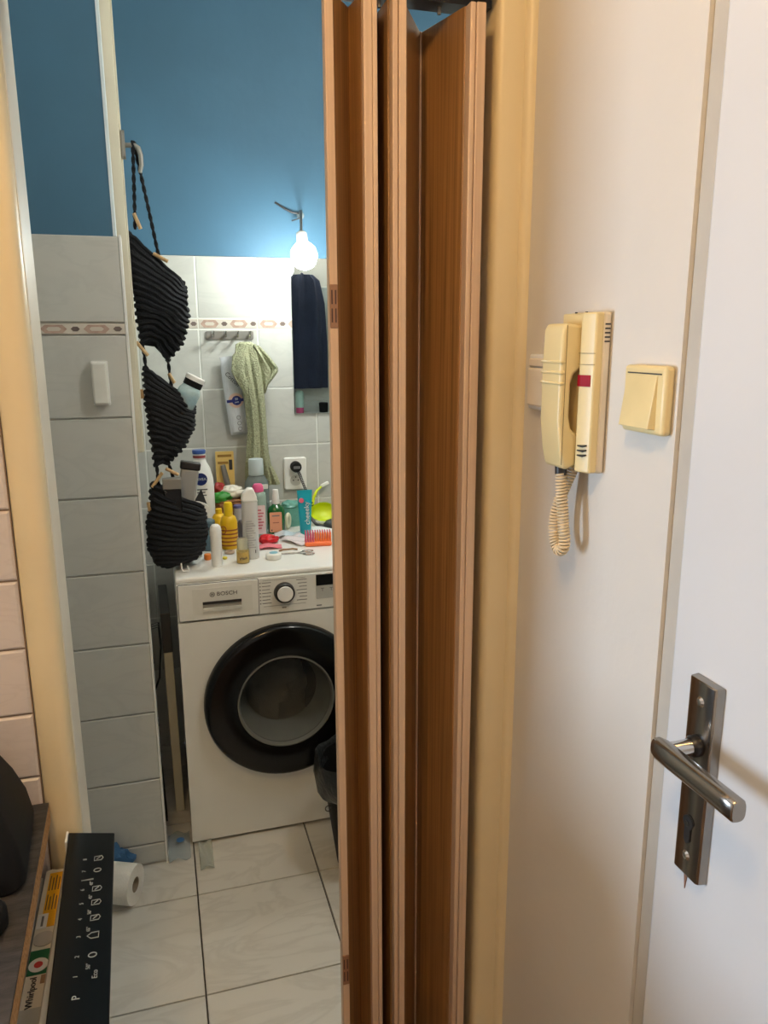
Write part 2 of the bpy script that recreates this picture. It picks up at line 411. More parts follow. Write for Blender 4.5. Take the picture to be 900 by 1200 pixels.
P2 = pouch('pouch', [(0, (-.024, 1.442, .103, 1.335, .5)), (.2, (-.027, 1.395, .104, 1.310, .9)), (.45, (-.025, 1.330, .098, 1.268, 1)), (.7, (-.022, 1.270, .075, 1.222, .9)), (1, (-.013, 1.172, .022, 1.166, .3))], 16, .0062, .055, .01)
P3 = pouch('pouch', [(0, (-.026, 1.118, .116, 1.034, .7)), (.2, (-.034, 1.060, .118, 1.000, 1)), (.45, (-.046, .995, .118, .955, 1.05)), (.7, (-.047, .935, .110, .910, 1.)), (.88, (-.034, .893, .085, .882, .8)), (1, (-.012, .876, .050, .872, .4))], 16, .0068, .055, .0)
def cord(p, r=.0036):
    MB().tube([tuple(Vector(q)-O) for q in p], r, 7).build('cord', M_rope, org, smooth=True)
def twist(a, b, k=18):
    a, b = Vector(a), Vector(b)
    for ph in (0, PI):
        cord([tuple(a+(b-a)*(i/k)+Vector((math.cos(i*1.15+ph), math.sin(i*1.15+ph), 0))*.0026) for i in range(k+1)], .0030)
twist((-.012, 2.2, 2.010), (-.022, 2.225, 1.80), 26); twist((-.010, 2.21, 2.010), (.034, 2.25, 1.735), 34)
twist((-.024, 2.235, 1.51), (-.020, 2.237, 1.44), 8); twist((.040, 2.28, 1.465), (.046, 2.285, 1.375), 10)
twist((-.010, 2.24, 1.18), (-.008, 2.24, 1.10), 10); twist((.022, 2.27, 1.175), (.036, 2.275, 1.115), 8)
def toggle(a, b, r=.0048):
    MB().tube([tuple(Vector(a)-O), tuple(Vector(b)-O)], r, 8).build('toggle', M_toggle, org, smooth=True)
toggle((-.022, 2.212, 1.838), (-.008, 2.212, 1.80)); toggle((.020, 2.24, 1.742), (.056, 2.235, 1.722))
toggle((-.040, 2.215, 1.512), (-.012, 2.215, 1.475)); toggle((.040, 2.26, 1.425), (.054, 2.26, 1.398))
toggle((-.026, 2.218, 1.112), (.004, 2.218, 1.152)); toggle((.014, 2.25, 1.158), (.048, 2.25, 1.138))
toggle((-.036, 2.22, 1.385), (-.034, 2.22, 1.36)); toggle((-.040, 2.215, 1.07), (-.037, 2.215, 1.045))

# ------------------------------------------------------------------ things tucked in the pouches
def bottle_lean(root_loc, dirv): return T(*root_loc) @ Vector((0, 0, 1)).rotation_difference(Vector(dirv)).to_matrix().to_4x4()
b = thing('mouthwash_bottle', 'small clear bottle of blue liquid with black and white cap in the middle pouch', 'bottle', (.049, 2.270, 1.288))
Mx = Vector((0, 0, 1)).rotation_difference(Vector((.076, -.004, .146)).normalized()).to_matrix().to_4x4() @ Matrix.Diagonal((1.14, 1.0, .86, 1))
MB().lathe([(0, 0), (.026, 0), (.028, .01), (.028, .112), (.022, .128), (.017, .132), (0, .132)], 20, Mx).build('bottle_body', clear('clear plastic bottle', (226, 240, 242), .32), b, smooth=True)
MB().lathe([(0, .004), (.024, .004), (.025, .100), (0, .100)], 18, Mx).build('liquid', pm('blue liquid', (60, 150, 176), .2), b, smooth=True)
MB().lathe([(0, .130), (.0235, .130), (.0235, .150), (0, .150)], 20, Mx).build('cap', M_blackmat, b, smooth=True)
MB().lathe([(0, .150), (.0245, .150), (.0245, .163), (.022, .166), (0, .166)], 20, Mx).build('lid', M_white, b, smooth=True)
b = thing('perfume_bottle', 'square black perfume bottle with silver cap in the lowest pouch', 'bottle', (.028, 2.225, 1.0))
MB().box(-.024, .024, -.016, .016, 0, .105).build('bottle_body', M_glossblack, b, bevel=.003)
MB().box(-.026, .026, -.017, .017, .104, .134).build('cap', M_alu, b, bevel=.002)
b = thing('grey_tube', 'flat grey tube with black cap leaning in the lowest pouch', 'tube', (.056, 2.285, 1.0))
Mx = R(10, 'Y')
MB().box(-.026, .026, -.014, .014, 0, .150, Mx).build('tube_body', pm('silver grey plastic', (150, 150, 148), .35), b, bevel=.006)
MB().box(-.029, .029, -.016, .016, .149, .172, Mx).build('cap', M_black, b, bevel=.004)
b = thing('folded_pad', 'white folded pad poking out beside the black bottle in the lowest pouch', 'pad', (.087, 2.285, .985))
MB().prism(rrect(-.028, .028, 0, .065, .02), -.006, .006, R(22, 'Y')).build('pad', M_white, b)
MB().prism([(-.02, .04), (.028, .055), (.0, .102)], .010, .014, R(14, 'Y')).build('wrapper', pm('dark wrapper', (35, 38, 42), .4), b)

# ------------------------------------------------------------------ washing machine
wm = thing('washing_machine', 'white front loading washing machine with black porthole ring under the toiletries', 'washing machine', (.018, 2.152, 0))
HX, HZ = .300, .452
MB().box(.001, .016, .004, .60, .02, .832).box(.584, .599, .004, .60, .02, .832).box(.016, .584, .585, .60, .02, .832).box(.016, .584, .01, .585, .02, .03).build('body', M_enamel, wm, bevel=.004)
def plate(x0, x1, z0, z1, cx, cz, r, y0, y1):
    angs = sorted(set([2*PI*i/72 for i in range(72)]+[math.atan2(z-cz, x-cx) % (2*PI) for x in (x0, x1) for z in (z0, z1)]))
    inn, out = [], []
    for a in angs:
        c, s_ = math.cos(a), math.sin(a); ts = []
        if c > 1e-9: ts.append((x1-cx)/c)
        if c < -1e-9: ts.append((x0-cx)/c)
        if s_ > 1e-9: ts.append((z1-cz)/s_)
        if s_ < -1e-9: ts.append((z0-cz)/s_)
        t = min(ts); inn.append((cx+r*c, cz+r*s_)); out.append((cx+t*c, cz+t*s_))
    n = len(angs); v = [(p[0], y, p[1]) for y in (y0, y1) for L in (inn, out) for p in L]; f = []
    for i in range(n):
        j = (i+1) % n
        f += [(i, j, n+j, n+i), (2*n+i, 3*n+i, 3*n+j, 2*n+j), (n+i, n+j, 3*n+j, 3*n+i), (i, 2*n+i, 2*n+j, j)]
    return MB().add(v, f)
plate(.0, .6, .012, .722, HX, HZ, .185, 0, .012).build('front_panel', M_enamel, wm)
MB().prism([(0, .8545), (0, .838), (.6, .838), (.6, .8545)], .006, .6).build('worktop', M_white, wm, bevel=.006, seg=3)
cp = MB().prism([(0, .7255), (.6, .7255), (.6, .838), (0, .838)], .0, .02).build('control_panel', M_enamel, wm, bevel=.003)
MB().prism(rrect(.0035, .2335, .727, .8375, .004), -.0006, .004).build('drawer_gap', M_ink, wm)
dr = MB().prism(rrect(.005, .232, .7285, .836, .004), -.0035, .004).build('detergent_drawer', M_enamel, wm, bevel=.0015)
MB().prism(rrect(.044, .214, .745, .822, .003), -.0047, -.003).build('drawer_face', pm('drawer face', (214, 214, 207), .35), dr)
MB().box(.072, .182, -.0052, -.004, .754, .782).build('handle_recess', pm('recess grey', (150, 148, 140), .5), dr)
MB().box(.072, .182, -.0090, -.0045, .7755, .7825).build('handle_lip', M_darkmetal, dr)
MB().prism([(.072, .754), (.182, .754), (.182, .7635), (.072, .7635)], -.0085, -.005).build('handle_sill', M_panelgrey, dr)
text('lettering', 'BOSCH', .0165, M_ink, dr, T(.142, -.005, .803) @ FRONT, .0004, sx=1.1)
MB().tube([(.1+.0068*math.cos(2*PI*i/20), -.0052, .803+.0068*math.sin(2*PI*i/20)) for i in range(20)], .0008, 5, True).build('emblem', M_inkg, dr)
MB().box(.0965, .0985, -.0056, -.0047, .799, .807).box(.1015, .1035, -.0056, -.0047, .799, .807).box(.0985, .1015, -.0056, -.0047, .8022, .8038).build('emblem', M_inkg, dr)
dl = MB().lathe([(0, .024), (.022, .024), (.0235, .022), (.0235, 0)], 32, T(.308, 0, .788) @ FRONT).build('dial', M_white, wm, smooth=True)
MB().lathe([(.0235, .019), (.0275, .020), (.0305, .014), (.031, 0)], 36, T(.308, 0, .788) @ FRONT).build('dial_ring', M_darkmetal, dl, smooth=True)
for k in range(7):
    z = .8205-k*.0105
    MB().box(.243, .270-.002*(k % 3), -.0008, .0, z, z+.0018).build('program_mark', M_inkg, cp)
    MB().box(.345+.004*(k % 3), .376, -.0008, .0, z+.001, z+.0028).build('program_mark', M_inkg, cp)
    MB().box(.236, .2395, -.0008, .0, z-.0005, z+.0025).build('program_mark', M_ink if k == 2 else M_inkg, cp)
for z in (.828, .748):
    MB().box(.246, .372, -.0006, .0, z, z+.0008).build('program_line', M_inkg, cp)
MB().box(.3, .313, -.0008, .0, .7385, .742).build('program_mark', M_inkg, cp)
MB().prism(rrect(.404, .520, .798, .832, .002), -.0015, .002).build('display', M_glossblack, cp)
MB().prism(rrect(.404, .520, .757, .797, .002), -.0012, .002).build('button_field', pm('button field', (176, 178, 174), .35), cp)
for x in (.418, .445, .472, .499):
    MB().box(x, x+.010, -.0018, -.001, .788, .790).box(x+.004, x+.006, -.0018, -.001, .780, .788).build('button_mark', M_inkg, cp)
MB().box(.404, .420, -.0008, 0, .7345, .738).build('button_mark', M_inkg, cp)
dM = T(HX, 0, HZ) @ FRONT
door = MB().lathe([(.238, .0), (.243, .004), (.243, .020), (.2385, .030), (.230, .035), (.220, .0355), (.190, .036), (.160, .033), (.149, .030), (.1445, .022), (.150, .002), (.238, .0)], 72, dM).build('door', M_glossblack, wm, smooth=True)
MB().lathe([(.1465, .030), (.1425, .031), (.138, .022), (.138, .012), (.1455, .012)], 72, dM).build('trim_ring', pm('soft grey trim', (104, 104, 98), .3), door, smooth=True)
MB().lathe([(.1385, .020), (.132, -.010), (.121, -.045), (.108, -.070), (.096, -.078), (.090, -.0765), (.05, -.084), (0, -.086)], 64, dM).build('glass_bowl', clear('porthole glass', (190, 192, 190), .10, .03), door, smooth=True)
gas = [(.184, -.012), (.158, -.004), (.1425, .008)]
for k in range(5):
    gas += [(.1405-k*.0052, .000-k*.0135), (.1355-k*.0052, -.008-k*.0135)]
gas += [(.112, -.076), (.122, -.088), (.20, -.092)]
MB().lathe(gas, 64, dM).build('gasket', M_rubber, wm, smooth=True)
MB().lathe([(.20, -.07), (.235, -.09), (.235, -.36), (0, -.36)], 48, dM).build('drum', pm('dark steel drum', (60, 60, 62), .3, .9), wm, smooth=True)
def crumple(name, mat, parent, loc, size, seed, amp=.35, fr=2.2, n=20, flat=True):
    mb = MB(); rings = []
    for k in range(1, n):
        ph = PI*k/n; rg = []
        for i in range(2*n):
            th = 2*PI*i/(2*n); d = Vector((math.sin(ph)*math.cos(th), math.sin(ph)*math.sin(th), math.cos(ph)))
            q = 1+amp*noise.noise(d*fr+Vector((seed*3.1, seed*1.7, seed)))+amp*.5*abs(noise.noise(d*fr*2.6+Vector((seed, 4, seed))))
            p = Vector((d.x*size[0], d.y*size[1], d.z*size[2]))*q
            if flat and p.z < -size[2]*.75: p.z = -size[2]*.75
            rg.append(tuple(p))
        rings.append(rg)
    mb.loft(rings, True, T(loc[0], loc[1], loc[2]+(size[2]*.75 if flat else 0)))
    return mb.build(name, mat, parent, smooth=True)
tag(crumple('laundry', pm('pale laundry', (150, 148, 140), .9, bump=.3, bscale=200), None, (.290, 2.40, .222), (.13, .10, .16), 3), 'pale crumpled laundry inside the washing machine drum', 'laundry')
for x, y in ((.04, .04), (.56, .04), (.04, .56), (.56, .56)):
    MB().lathe([(0, 0), (.02, 0), (.02, .02), (0, .02)], 12, T(x, y, 0)).build('foot', M_blackmat, wm)

# ------------------------------------------------------------------ toiletries standing on the machine
ZT = .8546
def bottle(name, label, cat, x, y, parts, rotz=0, group=None):
    """parts: (name, profile, material, sx, sy)"""
    t = thing(name, label, cat, (x, y, ZT), rotz, group)
    for nm, prof, mat, sx, sy in parts:
        MB().lathe(prof, 24, None, sx, sy).build(nm, mat, t, smooth=True)
    return t
def cyl(r, z0, z1, b=.002): return [(0, z0), (r-b, z0), (r, z0+b), (r, z1-b), (r-b, z1), (0, z1)]
def FT(x, y, z): return T(x, y, z) @ FRONT
t = bottle('lotion_bottle', 'tall white lotion bottle with blue cap and round blue badge', 'bottle', .127, 2.625, [
    ('bottle_body', [(0, 0), (.040, 0), (.044, .006), (.044, .175), (.042, .205), (.034, .238), (.022, .262), (.0185, .272), (0, .272)], pm('lotion white', (236, 236, 230), .3), 1, .62),
    ('cap', [(0, .288), (.021, .288), (.022, .292), (.0225, .298), (.021, .301), (0, .301)], pm('cap blue', (52, 84, 150), .35), 1, .8)])
MB().lathe([(.0185, .27), (.020, .274), (.0205, .289)], 24, None, 1, .75).build('neck', M_white, t, smooth=True)
MB().lathe([(.0192, .2745), (.0208, .2745), (.0208, .283), (.02, .283)], 24, None, 1, .76).build('neck_band', pm('band red', (150, 60, 62), .4), t)
bd = MB().prism(circle(.021, 28, .000, .205), -.0285, -.0262).build('badge', pm('badge navy', (22, 40, 104), .35), t)
text('lettering', 'NIVEA', .0125, M_inkw, bd, FT(.0, -.0288, .205), .0003)
for k, wd in enumerate((.034, .026, .030, .020)):
    MB().box(-.014, -.014+wd, -.0282, -.026, .168-k*.010, .172-k*.010).build('label_line', M_inkg, t)
MB().box(-.012, .010, -.0284, -.026, .060, .070).build('label_line', pm('label brown', (120, 84, 60), .5), t)
# jar hidden behind the lotion bottle
tag(MB().lathe(cyl(.024, 0, .100, .004), 24).build('blue_jar', clear('blue grey jar', (120, 146, 158), .6), None, smooth=True, loc=(.132, 2.45, ZT)), 'blue grey glass jar between lotion bottle and roll-on stick', 'jar')
# blister card leaning at the wall
t = thing('blister_card', 'yellow hanging card with a silver tube blister behind the wicker basket', 'card', (.222, 2.765, ZT), -2)
card = MB().prism(rrect(-.032, .032, 0, .272, .003), -.002, .002).build('card', pm('card yellow', (222, 190, 112), .5), t)
MB().tube([(-.008, -.012, .225), (.002, -.012, .17), (.012, -.012, .12)], [.009, .011, .009], 12).build('tube', M_alu, t, smooth=True)
MB().prism(rrect(.014, .026, .205, .242, .001), -.0032, -.002).build('printed_field', M_ink, t)
for k in range(2): MB().prism(rrect(-.025, .012-.012*k+.012, .252-k*.025, .258-k*.025+.003, .001), -.003, -.002).build('printed_line', pm('ochre print', (150, 112, 46), .5), t)
# wicker basket with packets
t = thing('wicker_basket', 'small brown wicker basket behind the yellow bottle', 'basket', (.226, 2.676, ZT))
M_wick = wood('wicker', (120, 74, 36), (176, 122, 70), .6, 1, (30, 30, 90))
MB().box(-.044, .044, -.042, .042, 0, .006).build('base', M_wick, t)
for k in range(11):
    z = .009+k*.0108; mb = MB(); pts = []
    for i in range(48):
        a = 2*PI*i/48; c, s_ = math.cos(a), math.sin(a); q = (abs(c)**5+abs(s_)**5)**(-.2)
        wv = .003*math.sin(12*a+(PI if k % 2 else 0))
        pts.append((c*q*(.044+k*.0006)+c*wv, s_*q*(.042+k*.0004)+s_*wv, z))
    mb.tube(pts, .0056, 6, True); mb.build('weave_row', M_wick, t, smooth=True)
t = thing('snack_packet', 'crumpled white green and red packet lying on the wicker basket', 'packet', (.221, 2.676, ZT+.122))
def sheet(name, mat, parent, x0, x1, y0, y1, zf, th=.002, n=10):
    rows = [[(x0+(x1-x0)*i/n, y0+(y1-y0)*j/n, zf(i/n, j/n)) for i in range(n+1)] for j in range(n+1)]
    return MB().grid(rows).build(name, mat, parent, smooth=True, solid=th)
crumple('packet_body', pm('packet white', (226, 222, 208), .4), t, (.012, 0, .0), (.042, .03, .024), 5, .3)
crumple('packet_side', pm('packet green', (40, 130, 40), .4), t, (-.028, -.034, -.008), (.034, .018, .020), 8, .25)
crumple('packet_side', pm('packet red', (150, 34, 34), .4), t, (-.030, .012, .006), (.024, .02, .026), 2, .25)
MB().tube([(.03, -.035, .02), (.06, -.038, .026), (.082, -.036, .034)], [.009, .007, .002], 8).build('torn_corner', pm('packet white', (226, 222, 208), .4), t, smooth=True)
# yellow bottle
M_yel = pm('yellow plastic', (228, 184, 22), .35, var=.05)
t = bottle('yellow_bottle', 'yellow bottle with orange stripes and round yellow cap', 'bottle', .199, 2.445, [
    ('bottle_body', [(0, 0), (.024, 0), (.027, .004), (.027, .090), (.022, .106), (.013, .112), (0, .112)], M_yel, 1, .75),
    ('cap', [(0, .108), (.0135, .108), (.0145, .112), (.0145, .146), (.012, .153), (0, .155)], pm('cap yellow', (238, 200, 20), .3), 1, 1)])
for k in range(5):
    MB().lathe([(.0265, .012+k*.0125), (.0278, .012+k*.0125), (.0278, .0165+k*.0125), (.0265, .0165+k*.0125)], 24, None, 1, .75).build('stripe', pm('stripe brown', (150, 78, 26), .4), t)
MB().tube([(-.020+.009*math.cos(2*PI*i/20), -.0235, .068+.012*math.sin(2*PI*i/20)) for i in range(20)], .0016, 5, True).build('emblem', pm('stripe brown', (150, 78, 26), .4), t)
tag(MB().lathe([(0, 0), (.021, 0), (.022, .004), (.022, .085), (.016, .094), (.011, .096), (.011, .112), (0, .113)], 20).build('yellow_jar', M_yel, None, smooth=True, loc=(.176, 2.545, ZT)), 'plain yellow bottle half hidden behind the striped yellow bottle', 'bottle')
# roll-on stick
t = bottle('roll_on_stick', 'plain white roll-on stick with domed cap by the machine edge', 'stick', .144, 2.262, [
    ('stick_body', [(0, 0), (.0155, 0), (.0165, .003), (.0165, .092), (0, .092)], M_white, 1, 1),
    ('cap', [(0, .091), (.0172, .091), (.0175, .094), (.0175, .110), (.015, .121), (.009, .127), (0, .1285)], pm('cap white', (240, 240, 236), .25), 1, 1)])
# small glass with yellow oil
t = bottle('oil_vial', 'small clear vial of yellow oil with faceted clear stopper', 'vial', .222, 2.268, [
    ('glass', [(0, 0), (.0185, 0), (.0195, .003), (.0195, .040), (.018, .044), (0, .044)], clear('clear vial', (236, 228, 190), .25), 1, .85),
    ('oil', [(0, .003), (.0180, .003), (.0180, .036), (0, .036)], pm('yellow oil', (220, 186, 20), .15), 1, .85),
    ('stopper', [(0, .044), (.0165, .044), (.0165, .074), (.014, .077), (0, .077)], clear('clear stopper', (226, 224, 206), .4), 1, .9)])
text('lettering', 'Maui', .012, M_ink, t, FT(0, -.0172, .018) @ R(12, 'Z'), .0003)
# tall pale spray
M_spray = pm('pale spray plastic', (206, 206, 204), .3, var=.03)
t = bottle('spray_bottle', 'tall pale bottle with slanted white cap behind the oil vial', 'bottle', .253, 2.312, [
    ('bottle_body', [(0, 0), (.023, 0), (.0245, .004), (.0245, .170), (.0235, .182), (0, .182)], M_spray, 1, .75)])
MB().prism([(-.0235, .181), (.0235, .181), (.0215, .196), (.012, .221), (-.004, .222), (-.0225, .205)], -.015, .015).build('cap', pm('cap white', (240, 240, 236), .25), t, bevel=.004)
MB().lathe([(.0243, .178), (.0253, .178), (.0253, .182), (.0243, .182)], 24, None, 1, .76).build('seam', M_panelgrey, t)
for k in range(12):
    MB().box(-.015, -.015+.018+.010*((k*7) % 3)/2, -.0192, -.0175, .120-k*.0075, .1225-k*.0075).build('label_line', pm('pale grey print', (168, 168, 170), .5), t)
MB().box(.010, .012, -.019, -.0172, .02, .03).build('label_line', M_ink, t)
# large clear bottle
t = bottle('micellar_bottle', 'large clear bottle with frosted cap in front of the green towel', 'bottle', .321, 2.675, [
    ('bottle_body', [(0, 0), (.040, 0), (.043, .005), (.043, .150), (.041, .172), (.030, .192), (.021, .198), (0, .198)], clear('clear body', (176, 190, 190), .35), 1, .65),
    ('cap', [(0, .197), (.0255, .197), (.0265, .200), (.026, .249), (.0245, .254), (0, .254)], pm('frosted cap', (186, 200, 204), .3), 1, .9)])
MB().prism(rrect(.004, .034, .150, .166, .002), -.030, -.0265, R(4, 'Z')).build('label', M_white, t)
# pink capped bottle
t = bottle('pink_cap_bottle', 'clear bottle with pink cap and pink printed label', 'bottle', .312, 2.572, [
    ('bottle_body', [(0, 0), (.026, 0), (.0275, .004), (.0275, .140), (.025, .152), (.016, .158), (0, .158)], clear('mint clear', (196, 222, 212), .5), 1, .6),
    ('cap', [(0, .157), (.0185, .157), (.0195, .160), (.0185, .176), (.013, .184), (0, .186)], pm('cap pink', (214, 88, 138), .35), 1, .8)])
MB().prism(rrect(-.020, .020, .012, .112, .003), -.0178, -.0165).build('label', pm('label pale pink', (226, 206, 208), .45), t)
for k in range(7): MB().box(-.012, .006+.004*(k % 3), -.0186, -.0176, .030+k*.0105, .035+k*.0105).build('label_line', pm('label rose', (196, 110, 124), .5), t)
# green bottle
t = bottle('green_bottle', 'green glass bottle with white pump cap and salmon label', 'bottle', .376, 2.605, [
    ('bottle_body', [(0, 0), (.028, 0), (.030, .004), (.030, .078), (.026, .092), (.014, .100), (.012, .106), (0, .106)], pm('green glass', (16, 92, 40), .1, coat=.5), 1, .7),
    ('cap', [(0, .105), (.0130, .105), (.0135, .108), (.012, .128), (.0095, .154), (0, .156)], M_white, 1, 1)])
MB().prism(rrect(-.026, .016, .008, .078, .003), -.0222, -.0205).build('label', pm('label salmon', (226, 158, 124), .45), t)
MB().box(-.018, .008, -.0230, -.022, .064, .068).build('label_line', M_inkg, t)
MB().box(-.016, .006, -.0230, -.022, .040, .043).build('label_line', pm('label rust', (168, 96, 70), .5), t)
MB().box(-.022, -.018, -.0230, -.022, .012, .018).build('label_line', M_ink, t)
# cream ring
tag(MB().tube([(0, .020*math.cos(2*PI*i/24), .0295+.0225*math.sin(2*PI*i/24)) for i in range(24)], .0068, 10, True, R(-25, 'Z')).build('cream_ring', pm('cream ring', (224, 222, 196), .4), None, smooth=True, loc=(.424, 2.652, ZT)), 'upright cream ring beside the green glass bottle', 'ring')
# mint translucent pouch
t = thing('mint_pouch', 'mint translucent cosmetic pouch behind the toothpaste tube', 'pouch', (.446, 2.695, ZT))
M_mint = clear('mint plastic', (120, 186, 174), .7, .2)
MB().loft([[(.038*math.cos(a)*s1, .024*math.sin(a)*s1, z) for a in [2*PI*i/24 for i in range(24)]] for z, s1 in ((0, .9), (.004, .98), (.03, 1.02), (.06, .98), (.068, .9))]).build('pouch_body', M_mint, t, smooth=True)
crumple('gathered_top', M_mint, t, (0, 0, .064), (.036, .022, .016), 11, .3)
# toothpaste tube standing on its cap
t = thing('toothpaste_tube', 'teal toothpaste tube standing on its cap', 'tube', (.467, 2.545, ZT))
M_teal = pm('tube teal', (16, 158, 178), .35, var=.04)
rings = []
for z, hw, hd_ in ((.016, .019, .017), (.03, .0195, .017), (.07, .0215, .013), (.11, .0240, .008), (.142, .0255, .0035), (.147, .0262, .0020), (.158, .0265, .0018)):
    rings.append([(hw*math.cos(2*PI*i/24), hd_*math.sin(2*PI*i/24), z) for i in range(24)])
MB().loft(rings).build('tube_body', M_teal, t, smooth=True)
MB().lathe([(0, 0), (.0165, 0), (.0175, .002), (.0185, .016), (0, .016)], 24).build('cap', pm('cap turquoise', (60, 190, 196), .3), t, smooth=True)
tl = Matrix.Rotation(math.radians(-8.5), 4, 'X')
text('lettering', 'cheeeky', .024, M_inkw, t, T(.004, -.0165, .080) @ tl @ FRONT @ R(90, 'Z'), .0022, sx=1.0)
MB().prism(circle(.0085, 20), -.0018, .0018, T(-.013, -.0085, .124) @ tl).build('dot', pm('dot coral', (220, 96, 120), .4), t)
# lime disc brush, cable and toothbrush
t = thing('lime_dish', 'lime yellow plastic bowl beside the toothpaste tube', 'bowl', (.566, 2.690, ZT))
MB().lathe([(0, .002), (.034, .001), (.048, .010), (.056, .028), (.058, .030), (.050, .013), (.036, .005), (0, .005)], 32, T(0, 0, .012) @ R(-58, 'X') @ T(0, 0, -.005) if False else T(-.008, .0, .038) @ R(62, 'X') @ Matrix.Diagonal((.85, .62, .8, 1))).build('bowl', pm('lime plastic', (206, 226, 10), .35), t, smooth=True)
t = thing('toothbrush', 'toothbrush with lime handle and white head resting above the lime bowl', 'toothbrush', (.545, 2.735, ZT))
MB().tube([(-.020, 0, .004), (-.016, .0, .05), (-.006, .01, .092), (.008, .02, .112), (.026, .026, .124)], [.004, .005, .0055, .005, .004], 8).build('handle', pm('lime plastic', (206, 226, 10), .35), t, smooth=True)
MB().box(-.016, .016, -.006, .006, -.004, .008, T(.040, .028, .130) @ R(-25, 'Y')).build('head', M_white, t, bevel=.003)
t = thing('hairdryer_cord', 'black strap looping down over the lime bowl', 'strap', (.5, 2.62, ZT))
MB().tube([(-.002, .02, .055), (.004, .01, .036), (.018, -.0, .018), (.036, -.005, .010), (.06, -.005, .008), (.10, 0, .008)], [.004, .005, .006, .007, .007, .007], 8).build('strap', M_black, t, smooth=True)
tag(crumple('dark_pouch', pm('dark slate fabric', (62, 70, 74), .7), None, (.585, 2.615, ZT), (.038, .022, .018), 13, .2), 'small dark slate pouch in front of the lime bowl', 'pouch')
# hairbrush, pink to orange, bristles up
t = thing('hairbrush', 'pink and orange detangling brush with many bristles', 'brush', (.482, 2.405, ZT), -8)
M_orange = pm('brush orange', (248, 122, 66), .4)
MB().prism(rrect(-.044, .044, 0, .016, .006), -.024, .024).build('brush_body', M_orange, t, bevel=.004)
for j in range(5):
    for i in range(11):
        x = -.040+i*.008; y = -.020+j*.010
        MB().lathe([(.0026, .014), (.0020, .045), (0, .047)], 6, T(x, y, 0)).build('bristle', pm('bristle orange', (250, 130, 60), .4) if j < 2 and i > 3 else pm('bristle pink', (214, 96, 128), .4), t, smooth=True)
# loose packets
M_film = pm('shiny white film', (226, 216, 220), .2)
t = sheet('sachet', M_film, None, -.042, .042, -.055, .055, lambda a, b_: .004+.006*math.sin(5*a+3*b_)**2+.004*b_); t.location = (.432, 2.46, ZT); t.rotation_euler = (0, 0, math.radians(32)); tag(t, 'flat white and pale pink sachet left of the detangling brush', 'sachet')
t = sheet('sachet', pm('pale blue film', (200, 214, 224), .25), None, -.045, .045, -.03, .03, lambda a, b_: .004+.010*math.sin(4*a)**2+.003*b_); t.location = (.400, 2.535, ZT); t.rotation_euler = (0, 0, math.radians(-12)); tag(t, 'pale blue white wrapper in front of the green glass bottle', 'sachet')
t = sheet('paper_leaflet', pm('leaflet white', (232, 236, 236), .5), None, -.05, .05, -.02, .02, lambda a, b_: .006+.014*b_+.004*math.sin(6*a)); t.location = (.53, 2.53, ZT); t.rotation_euler = (0, 0, math.radians(-20)); tag(t, 'white folded leaflet behind the detangling brush', 'leaflet')
tag(crumple('red_wrapper', pm('red foil', (200, 22, 34), .3), None, (.328, 2.475, ZT), (.032, .020, .016), 21, .35), 'crumpled red wrapper in front of the pink capped bottle', 'wrapper')
t = sheet('pink_packet', pm('pink film', (232, 128, 142), .3), None, -.042, .042, -.022, .022, lambda a, b_: .004+.006*math.sin(3.3*a)**2); t.location = (.320, 2.412, ZT); t.rotation_euler = (0, 0, math.radians(-6)); tag(t, 'flat pink packet under the red wrapper', 'packet')
# floss, scissors, caps
t = bottle('floss_box', 'small round white box with pale blue disc beside the scissors', 'box', .317, 2.285, [
    ('box_body', [(0, 0), (.022, 0), (.024, .003), (.024, .016), (.021, .019), (0, .019)], M_white, 1, 1),
    ('disc', [(0, .0188), (.013, .0188), (.013, .0202), (0, .0202)], pm('disc pale blue', (126, 186, 206), .4), 1, 1)])
t = thing('nail_scissors', 'small steel nail scissors lying by the round white box', 'scissors', (.385, 2.315, ZT), -4)
for s_ in (-1, 1):
    MB().tube([(-.048, .006*s_, .003), (0, 0, .003+.001*s_), (.03, -.012*s_, .003)], [.0008, .0022, .0018], 6).build('blade', M_chrome, t, smooth=True)
    MB().tube([(.046+.017*math.cos(2*PI*i/18), -.017*s_+.010*math.sin(2*PI*i/18), .003) for i in range(18)], .0018, 6, True).build('finger_loop', M_chrome, t, smooth=True)
tag(MB().tube([(-.03, .0, .003), (-.015, .006, .005), (0, .001, .006), (.015, .007, .005), (.03, .003, .003)], .003, 6).build('hair_clip', pm('brown clip', (140, 104, 70), .4), None, smooth=True, loc=(.375, 2.355, ZT)), 'thin brown hair clip above the nail scissors', 'clip')
tag(MB().lathe(cyl(.014, 0, .009), 18, T(0, 0, .0142) @ R(78, 'Y') @ R(18, 'X')).build('bottle_cap', M_white, None, smooth=True, loc=(.098, 2.375, ZT)), 'white bottle cap standing on edge next to the orange cap', 'cap')
tag(MB().lathe(cyl(.011, 0, .018), 18).build('bottle_cap', pm('cap orange', (232, 128, 40), .4), None, smooth=True, loc=(.121, 2.335, ZT)), 'small orange cap left of the roll-on stick', 'cap')
tag(MB().lathe(cyl(.008, 0, .007), 14).build('bottle_cap', pm('cap lemon', (232, 212, 70), .4), None, smooth=True, loc=(.172, 2.325, ZT)), 'tiny lemon yellow cap right of the roll-on stick', 'cap')
t = tag(MB().tube([(.012*math.cos(2*PI*i/20), .012*math.sin(2*PI*i/20), .0045) for i in range(20)], .0045, 8, True).build('hair_tie', pm('beige ring', (196, 172, 150), .5), None, smooth=True, loc=(.192, 2.385, ZT)), 'small beige ring before the striped yellow bottle', 'hair tie')
